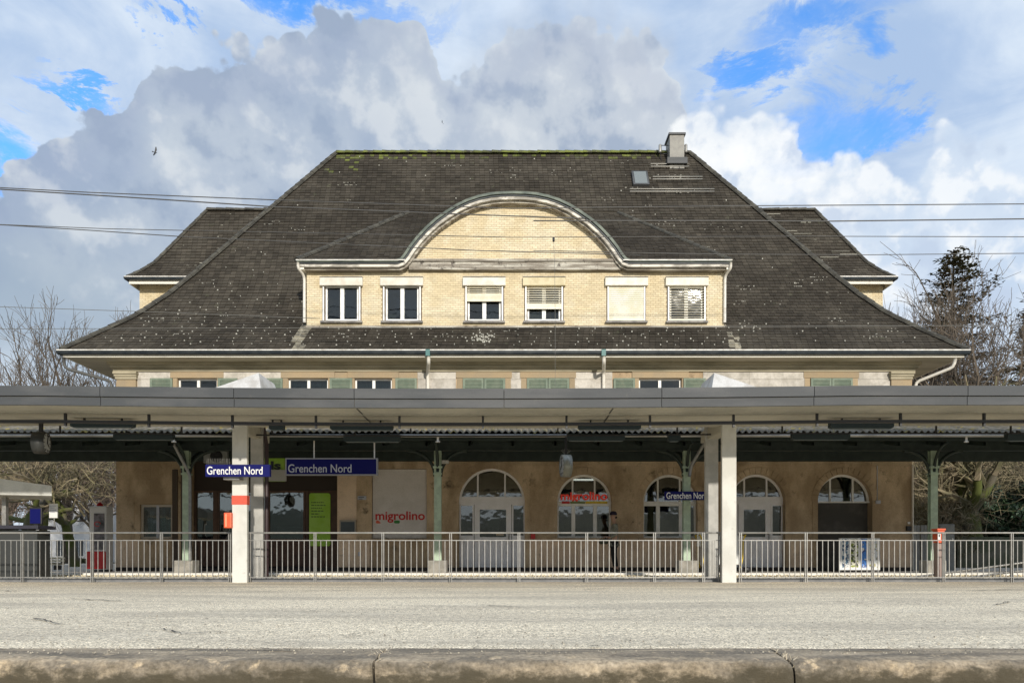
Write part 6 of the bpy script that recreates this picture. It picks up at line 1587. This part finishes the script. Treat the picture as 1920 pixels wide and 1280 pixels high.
m2 = MB(); q = P(1038, 449, 19.5); m2.lathe([(0, -.07), (.03, -.05), (.03, .05), (0, .07)], (q.x, q.y, q.z), n=10); tag(m2.obj('wire_clamp', m_black), 'small dark clamp at the head of the dropper wire', 'clamp')

# ---------------------------------------------------------------- birds
def bird(px, py, y, sc_, label):
    c_ = P(px, py, y); t = thing('bird', label, 'bird', c_)
    m2 = MB(); m2.lathe([(0, -.3), (.05, -.22), (.08, 0), (.05, .2), (.03, .3), (0, .34)], (0, 0, 0), 'X', 10); o = m2.obj('body', m_black, None); o.parent = t
    m2 = MB(); m2.face([(-.28, -.09, 0), (-.28, .09, 0), (-.52, .12, 0.02), (-.5, 0, 0.02), (-.52, -.12, .02)]); o = m2.obj('tail', m_black); o.parent = t
    for s_ in (-1, 1):
        m2 = MB(); top = [(.12, s_ * .05, .02), (.2, s_ * .45, .22), (.02, s_ * .95, .30), (-.12, s_ * .9, .28), (-.1, s_ * .45, .20), (-.12, s_ * .05, .02)]
        m2.face(top); m2.face([(a, b, z_ - .02) for a, b, z_ in reversed(top)]); o = m2.obj('wing', m_black); o.parent = t
    t.scale = (sc_,) * 3; return t
b_ = bird(291, 286, 70, .55, 'dark bird gliding left of the roof in front of the grey cloud'); b_.rotation_euler = (radians(75), radians(10), radians(15))
b_ = bird(829, 230, 130, .5, 'tiny distant bird high above the middle of the roof'); b_.rotation_euler = (radians(70), 0, radians(60))
# ---------------------------------------------------------------- trees
m_bark = M('grey_brown_bark', (0.11, 0.09, 0.065), 0.95, (0.065, 0.055, 0.04), 6, bump=0.6, fine=0.3)
m_bark_moss = M('mossy_bark', (0.085, 0.10, 0.02), 0.95, (0.12, 0.105, 0.075), 1.3, bump=0.7, fine=0.35, lo=.45, hi=.6)
m_twig = M('bare_twigs', (0.12, 0.095, 0.07), 0.9, rnd=0.35)
m_twig_y = M('ochre_twigs', (0.24, 0.195, 0.125), 0.9, (0.13, 0.12, 0.06), 1.5, rnd=0.35)
m_twig_r = M('reddish_twigs', (0.24, 0.185, 0.145), 0.9, rnd=0.35)
def grow(seed, base, height, r0, levels=5, spread=0.55, nbr=3, up=0.25, twist=0.25, taper=0.62, first=0.3, tw_r=0.011, lean=(0, 0), wig=0.10, lenf=(0.66, 0.84), stems=1, zmin=0):
    rr = random.Random(seed); tr = MB(); cr_ = MB()
    def br(p, d, L, r_, lv):
        n = 5 if lv < 2 else 4; pts = [p]; q = p.copy(); dd = d.copy(); rad = [r_]
        r_end = max(tw_r * .7, r_ * (taper + .05))
        for k in range(n):
            dd = (dd + Vector((rr.gauss(0, wig), rr.gauss(0, wig), rr.gauss(0, wig) + up * .12))).normalized()
            q = q + dd * (L / n); pts.append(q.copy()); rad.append(r_ + (r_end - r_) * (k + 1) / n)
        (tr if lv < 2 else cr_).tube(pts, rad, 8 if lv == 0 else (6 if lv == 1 else (4 if lv == 2 else 3)), caps=False)
        if lv >= levels or (zmin and lv >= 1 and q.z < zmin): return
        m = nbr + (1 if rr.random() < .5 else 0)
        for k in range(m):
            t = 1.0 if k == 0 else rr.uniform(first if lv == 0 else .3, 1.0)
            i = min(n - 1, int(t * n)); s_ = pts[i].lerp(pts[i + 1], t * n - i) if t < 1 else pts[-1]
            a = rr.uniform(0, 2 * pi); perp = dd.cross(Vector((cos(a), sin(a), .3))).normalized()
            ang = rr.uniform(.15, .4) if k == 0 else rr.uniform(.45, 1.0) * (spread / .55)
            nd = (dd * cos(ang) + perp * sin(ang) + Vector((0, 0, up * .3))).normalized()
            rs_ = r_ + (r_end - r_) * t
            br(s_, nd, L * rr.uniform(*lenf) * (1 if k == 0 else .9), max(tw_r, rs_ * (.85 if k == 0 else .58)), lv + 1)
    for s_ in range(stems):
        br(Vector(base), Vector((lean[0] + rr.gauss(0, .06), lean[1], 1)).normalized(), height * .30, r0, 0)
    return tr, cr_
def tree(px, y, toppy, seed, label, cat='tree', name='bare_tree', grp=None, rad=None, bark=None, twm=None, **kw):
    h = Z(toppy, y); base = (X(px, y), y, -.1)
    t = thing(name, label, cat, (base[0], base[1], 0), grp)
    tr, cr_ = grow(seed, base, h, rad or h * .018, **kw)
    zm = max([v[2] for v in cr_.v] or [h]); f = h / zm
    for m2 in (tr, cr_): m2.v = [(base[0] + (a - base[0]) * f, base[1] + (b - base[1]) * f, c_ * f) for a, b, c_ in m2.v]
    tr.obj('trunk', bark or m_bark, t); cr_.obj('crown', twm or m_twig, t); return t
G1 = 'bare trees left of the station'
tree(18, 40, 540, 11, 'tall bare tree at the left edge with forked limbs reaching the wires', grp=G1, levels=6, nbr=2, spread=.5, up=.5, rad=.30)
tree(80, 37, 570, 12, 'bare tree behind the shelter, second from the left edge', grp=G1, levels=6, nbr=2, spread=.55, up=.45, bark=m_bark_moss)
tree(128, 41, 540, 23, 'bare tree with a fan-shaped crown left of the roof corner', grp=G1, levels=6, nbr=2, spread=.5, up=.55)
tree(190, 43, 560, 14, 'bare tree with a rounded crown nearest the left roof slope', grp=G1, levels=6, nbr=3, spread=.55, up=.5)
tree(-70, 36, 540, 15, 'bare tree just outside the left picture edge', grp=G1, levels=5, spread=.55, up=.4)
tree(50, 30, 770, 16, 'low twisted tree with mossy ochre branches beneath the canopy at the left', name='mossy_tree', bark=m_bark_moss, twm=m_twig_y, levels=5, nbr=4, spread=.8, up=.0, wig=.16, first=.85, zmin=2.4, rad=.26, lenf=(.7, .9))
tree(140, 31, 790, 17, 'low twisted mossy tree left of the vending machine', name='mossy_tree', bark=m_bark_moss, twm=m_twig_y, levels=5, nbr=4, spread=.85, up=-.02, wig=.17, first=.9, zmin=2.4, rad=.2, lenf=(.7, .9))
tree(5, 33, 800, 18, 'brown twiggy tree behind the kiosk screen', name='twiggy_tree', twm=m_twig_r, levels=6, nbr=3, spread=.75, up=.25, first=.9, zmin=2.3, rad=.15, lenf=(.7, .88))
tree(195, 34, 780, 19, 'brown twiggy tree behind the vending machine', name='twiggy_tree', twm=m_twig_r, levels=6, nbr=3, spread=.75, up=.25, first=.9, zmin=2.3, rad=.15, lenf=(.7, .88))
G2 = 'bare trees right of the station'
tree(1700, 44, 480, 31, 'slim bare tree closest to the right eaves', grp=G2, levels=6, spread=.5, up=.5)
tree(1868, 36, 400, 32, 'large bare tree with arching branches right of the conifer', grp=G2, levels=6, spread=.6, up=.45, rad=.30)
tree(1925, 38, 480, 33, 'bare tree at the right picture edge', grp=G2, levels=6, spread=.6, up=.4)
tree(1760, 40, 520, 34, 'bare tree standing just left of the conifer', grp=G2, levels=6, spread=.6, up=.4)
tree(2010, 38, 540, 35, 'bare tree outside the right picture edge', grp=G2, levels=5, spread=.6, up=.4)
tree(1828, 29.5, 700, 41, 'stout tree with moss-covered forked trunk behind the right railing', name='mossy_tree', bark=m_bark_moss, twm=m_twig_y, levels=5, nbr=4, spread=.7, up=.25, rad=.5, wig=.10, first=.8)
tree(1735, 31, 830, 42, 'twiggy tree between the building corner and the green column', name='twiggy_tree', twm=m_twig_y, levels=6, nbr=4, spread=.8, up=.1, rad=.12, lenf=(.7, .88))
tree(1880, 33, 800, 43, 'pale twiggy tree right of the mossy trunk', name='twiggy_tree', twm=m_twig_y, levels=6, nbr=4, spread=.85, up=.05, rad=.14, lenf=(.7, .88))
tree(1790, 36, 820, 44, 'brown twiggy tree behind the mossy trunk', name='twiggy_tree', twm=m_twig_r, levels=6, nbr=4, spread=.8, up=.1, rad=.14, lenf=(.7, .88))
tree(1940, 31, 780, 45, 'ochre twiggy tree at the right edge under the canopy', name='twiggy_tree', twm=m_twig_y, levels=6, nbr=4, spread=.85, up=.05, rad=.14, lenf=(.7, .88))
# conifer
m_needle = M('dark_conifer_foliage', (0.085, 0.088, 0.036), 0.9, (0.17, 0.125, 0.065), 1.6, rnd=.45); m_needle2 = M('brown_conifer_foliage', (0.095, 0.07, 0.04), 0.9, (0.06, 0.055, 0.03), 2.0, rnd=.4)
def conifer(px, y, toppy, wpx, seed, label, dens=1.0, mat=None):
    rr = random.Random(seed); H = Z(toppy, y); bx_ = X(px, y); t = thing('conifer', label, 'conifer', (bx_, y, 0))
    tr = MB(); tr.tube([(bx_, y, -.1), (bx_ + .1, y, H * .4), (bx_ - .05, y, H * .75), (bx_, y, H)], [.34, .24, .12, .03], 8)
    fo = MB(); wmax = wpx / F * y / 2; z = H * .12
    def clump(c_, s_, n):
        for k in range(n):
            p = c_ + Vector((rr.gauss(0, s_), rr.gauss(0, s_), rr.gauss(0, s_ * .45))); a = rr.random() * 6.28; l_ = rr.uniform(.10, .24); tl = rr.uniform(-.5, .3)
            d_ = Vector((cos(a), sin(a), tl)) * l_; w = Vector((-sin(a), cos(a), rr.uniform(-.4, .4))) * l_ * .38
            fo.face([p - d_ * .3 - w, p + d_, p - d_ * .3 + w])
    while z < H - .1:
        t_ = z / H; R_ = wmax * (1 - t_) ** .58 * (.9 if t_ > .25 else .7) + .08
        for k in range(int(6 + 3 * (1 - t_))):
            a = rr.random() * 6.28; L_ = R_ * rr.choice((rr.uniform(.35, .8), rr.uniform(.7, 1.12))); dr_ = -.10 * L_ + rr.uniform(-.1, .2)
            A = Vector((bx_, y, z)); B = A + Vector((cos(a) * L_, sin(a) * L_, dr_ + .18 * L_)); mid_ = A.lerp(B, .55) + Vector((0, 0, -.06 * L_))
            tr.tube([A, mid_, B], .03 * (1 - t_) + .012, 3, caps=False)
            m = int((4 + L_ * 5) * dens)
            for j in range(m):
                u = rr.uniform(.25, 1.05)
                if rr.random() < .12: continue
                p = A.lerp(mid_, u / .55) if u < .55 else mid_.lerp(B, (u - .55) / .45); clump(p + Vector((0, 0, rr.uniform(-.15, .05))), .17 + .05 * L_ * .3, 9)
        z += .30 + .12 * (1 - t_)
    tr.obj('trunk', m_bark, t); fo.obj('crown', mat or m_needle, t)
conifer(1788, 42, 468, 400, 3, 'tall ragged conifer rising above the right eaves', .55)
conifer(1935, 46, 545, 150, 4, 'narrow dark conifer at the right picture edge', .9)
# evergreen and bare shrubs
def shrub(px, y, toppy, wpx, seed, label, mat, n=5200, leaf=.10, name='evergreen_shrub'):
    rr = random.Random(seed); H = Z(toppy, y); W_ = wpx / F * y / 2; c0 = Vector((X(px, y), y, 0)); t = thing(name, label, 'shrub', c0)
    st = MB(); fo = MB(); cl = []
    for k in range(26):
        a = rr.random() * 6.28; q = c0 + Vector((cos(a) * W_ * rr.uniform(.1, .9), sin(a) * min(W_, 1.6) * rr.uniform(.1, .9), H * rr.uniform(.25, .93))); cl.append((q, rr.uniform(.22, .5) * min(W_, H * .5)))
        st.tube([c0 + Vector((rr.gauss(0, .1), rr.gauss(0, .1), 0)), c0.lerp(q, .5) + Vector((rr.gauss(0, .15), 0, .1)), q], .03, 4, caps=False)
    for k in range(n):
        q, s_ = rr.choice(cl); v = Vector((rr.gauss(0, 1), rr.gauss(0, 1), rr.gauss(0, .8))); v.normalize(); p = q + v * s_ * rr.uniform(.55, 1.1)
        if p.z < .02: continue
        a = Vector((rr.gauss(0, 1), rr.gauss(0, 1), rr.gauss(0, 1))).normalized(); b = a.cross(v).normalized(); l_ = leaf * rr.uniform(.6, 1.4)
        fo.face([p - a * l_, p + b * l_ * .45, p + a * l_, p - b * l_ * .45])
    st.obj('stems', m_bark, t); fo.obj('foliage', mat, t)
m_ever = M('dark_evergreen_leaf', (0.018, 0.04, 0.022), 0.55, (0.035, 0.065, 0.025), 1.5, rnd=.5); m_olive = M('olive_leaf', (0.07, 0.08, 0.03), 0.7, (0.12, 0.115, 0.05), 1.2, rnd=.5)
shrub(1885, 32, 905, 120, 51, 'dark glossy evergreen shrub right of the mossy trunk', m_ever, 9000)
shrub(1960, 33, 900, 130, 52, 'dark evergreen shrub at the right picture edge', m_ever, 7000)
shrub(1735, 34, 925, 90, 53, 'olive shrub behind the metal fence', m_olive, 6000, .08)
shrub(1795, 35, 940, 70, 54, 'olive shrub behind the grey cabinet', m_olive, 5000, .08)
shrub(15, 28, 985, 70, 55, 'olive shrub behind the kiosk', m_olive, 3500, .08)
shrub(150, 47, 1048, 60, 56, 'low pale shrub in front of the pale house', m_olive, 3500, .1)
# dense twiggy thickets left and right beyond the canopy
def thicket(x0, x1, y0, y1, h0, h1, n, mat, label, seed):
    rr = random.Random(seed); m2 = MB()
    for k in range(n):
        y = rr.uniform(y0, y1); p = Vector((X(rr.uniform(x0, x1), y), y, 0)); z = h0 + (h1 - h0) * rr.random() ** .7; p.z = z
        d_ = Vector((rr.gauss(0, .8), rr.gauss(0, .5), rr.gauss(.15, .6))).normalized(); L_ = rr.uniform(.5, 1.7); pts = [p]
        for j in range(4): d_ = (d_ + Vector((rr.gauss(0, .3), rr.gauss(0, .3), rr.gauss(-.02, .3)))).normalized(); pts.append(pts[-1] + d_ * L_ / 4)
        m2.tube(pts, rr.choice((.008, .01, .014, .022)), 3, caps=False, r2=.005)
    tag(m2.obj('thicket', mat), label, 'thicket', kind='stuff')
thicket(-60, 215, 33, 42, 2.6, 6.6, 4800, m_twig_r, 'tangle of bare brown twigs under the left end of the canopy', 61)
thicket(-60, 215, 30, 34, 2.8, 5.6, 700, m_twig_y, 'ochre lichen-covered twigs under the left end of the canopy', 62)
thicket(1712, 2000, 35, 44, .2, 6.2, 11000, m_twig_r, 'tangle of bare brown twigs under the right end of the canopy', 63)
thicket(1712, 2000, 30, 35, .5, 5.6, 1200, m_twig_y, 'pale ochre twigs before the dark shrubs on the right', 64)
# hills across the valley, behind the photographer (seen in the panes)
mb = MB(); hx = [-900 + 30 * k for k in range(61)]
def hh(x): return 34 + 16 * noise.fractal(Vector((x * .004, 3, 0)), .8, 2, 4) + 5 * noise.noise(Vector((x * .03, 7, 0)))
for a, b in zip(hx[:-1], hx[1:]):
    mb.face([(a, -420, -.9), (b, -420, -.9), (b, -560, hh(b)), (a, -560, hh(a))], 0, True); mb.face([(a, -560, hh(a)), (b, -560, hh(b)), (b, -760, -.9), (a, -760, -.9)], 0, True)
tag(mb.obj('hills', M('wooded_hillside', (0.035, 0.05, 0.04), .95, (0.06, 0.075, 0.05), .02)), kind='structure')
# far wooded rise closing the view
mb = MB(); n = 80
def hz(i, x): return 2.2 + 1.2 * noise.noise(Vector((x * .03, 1, 0)))
xs2 = [-160 + 4 * k for k in range(81)]
for a, b in zip(xs2[:-1], xs2[1:]):
    mb.face([(a, 75, -.1), (b, 75, -.1), (b, 90, hz(0, b)), (a, 90, hz(0, a))], 0, True); mb.face([(a, 90, hz(0, a)), (b, 90, hz(0, b)), (b, 130, -.1), (a, 130, -.1)], 0, True)
tag(mb.obj('far_rise', m_earth), kind='structure')
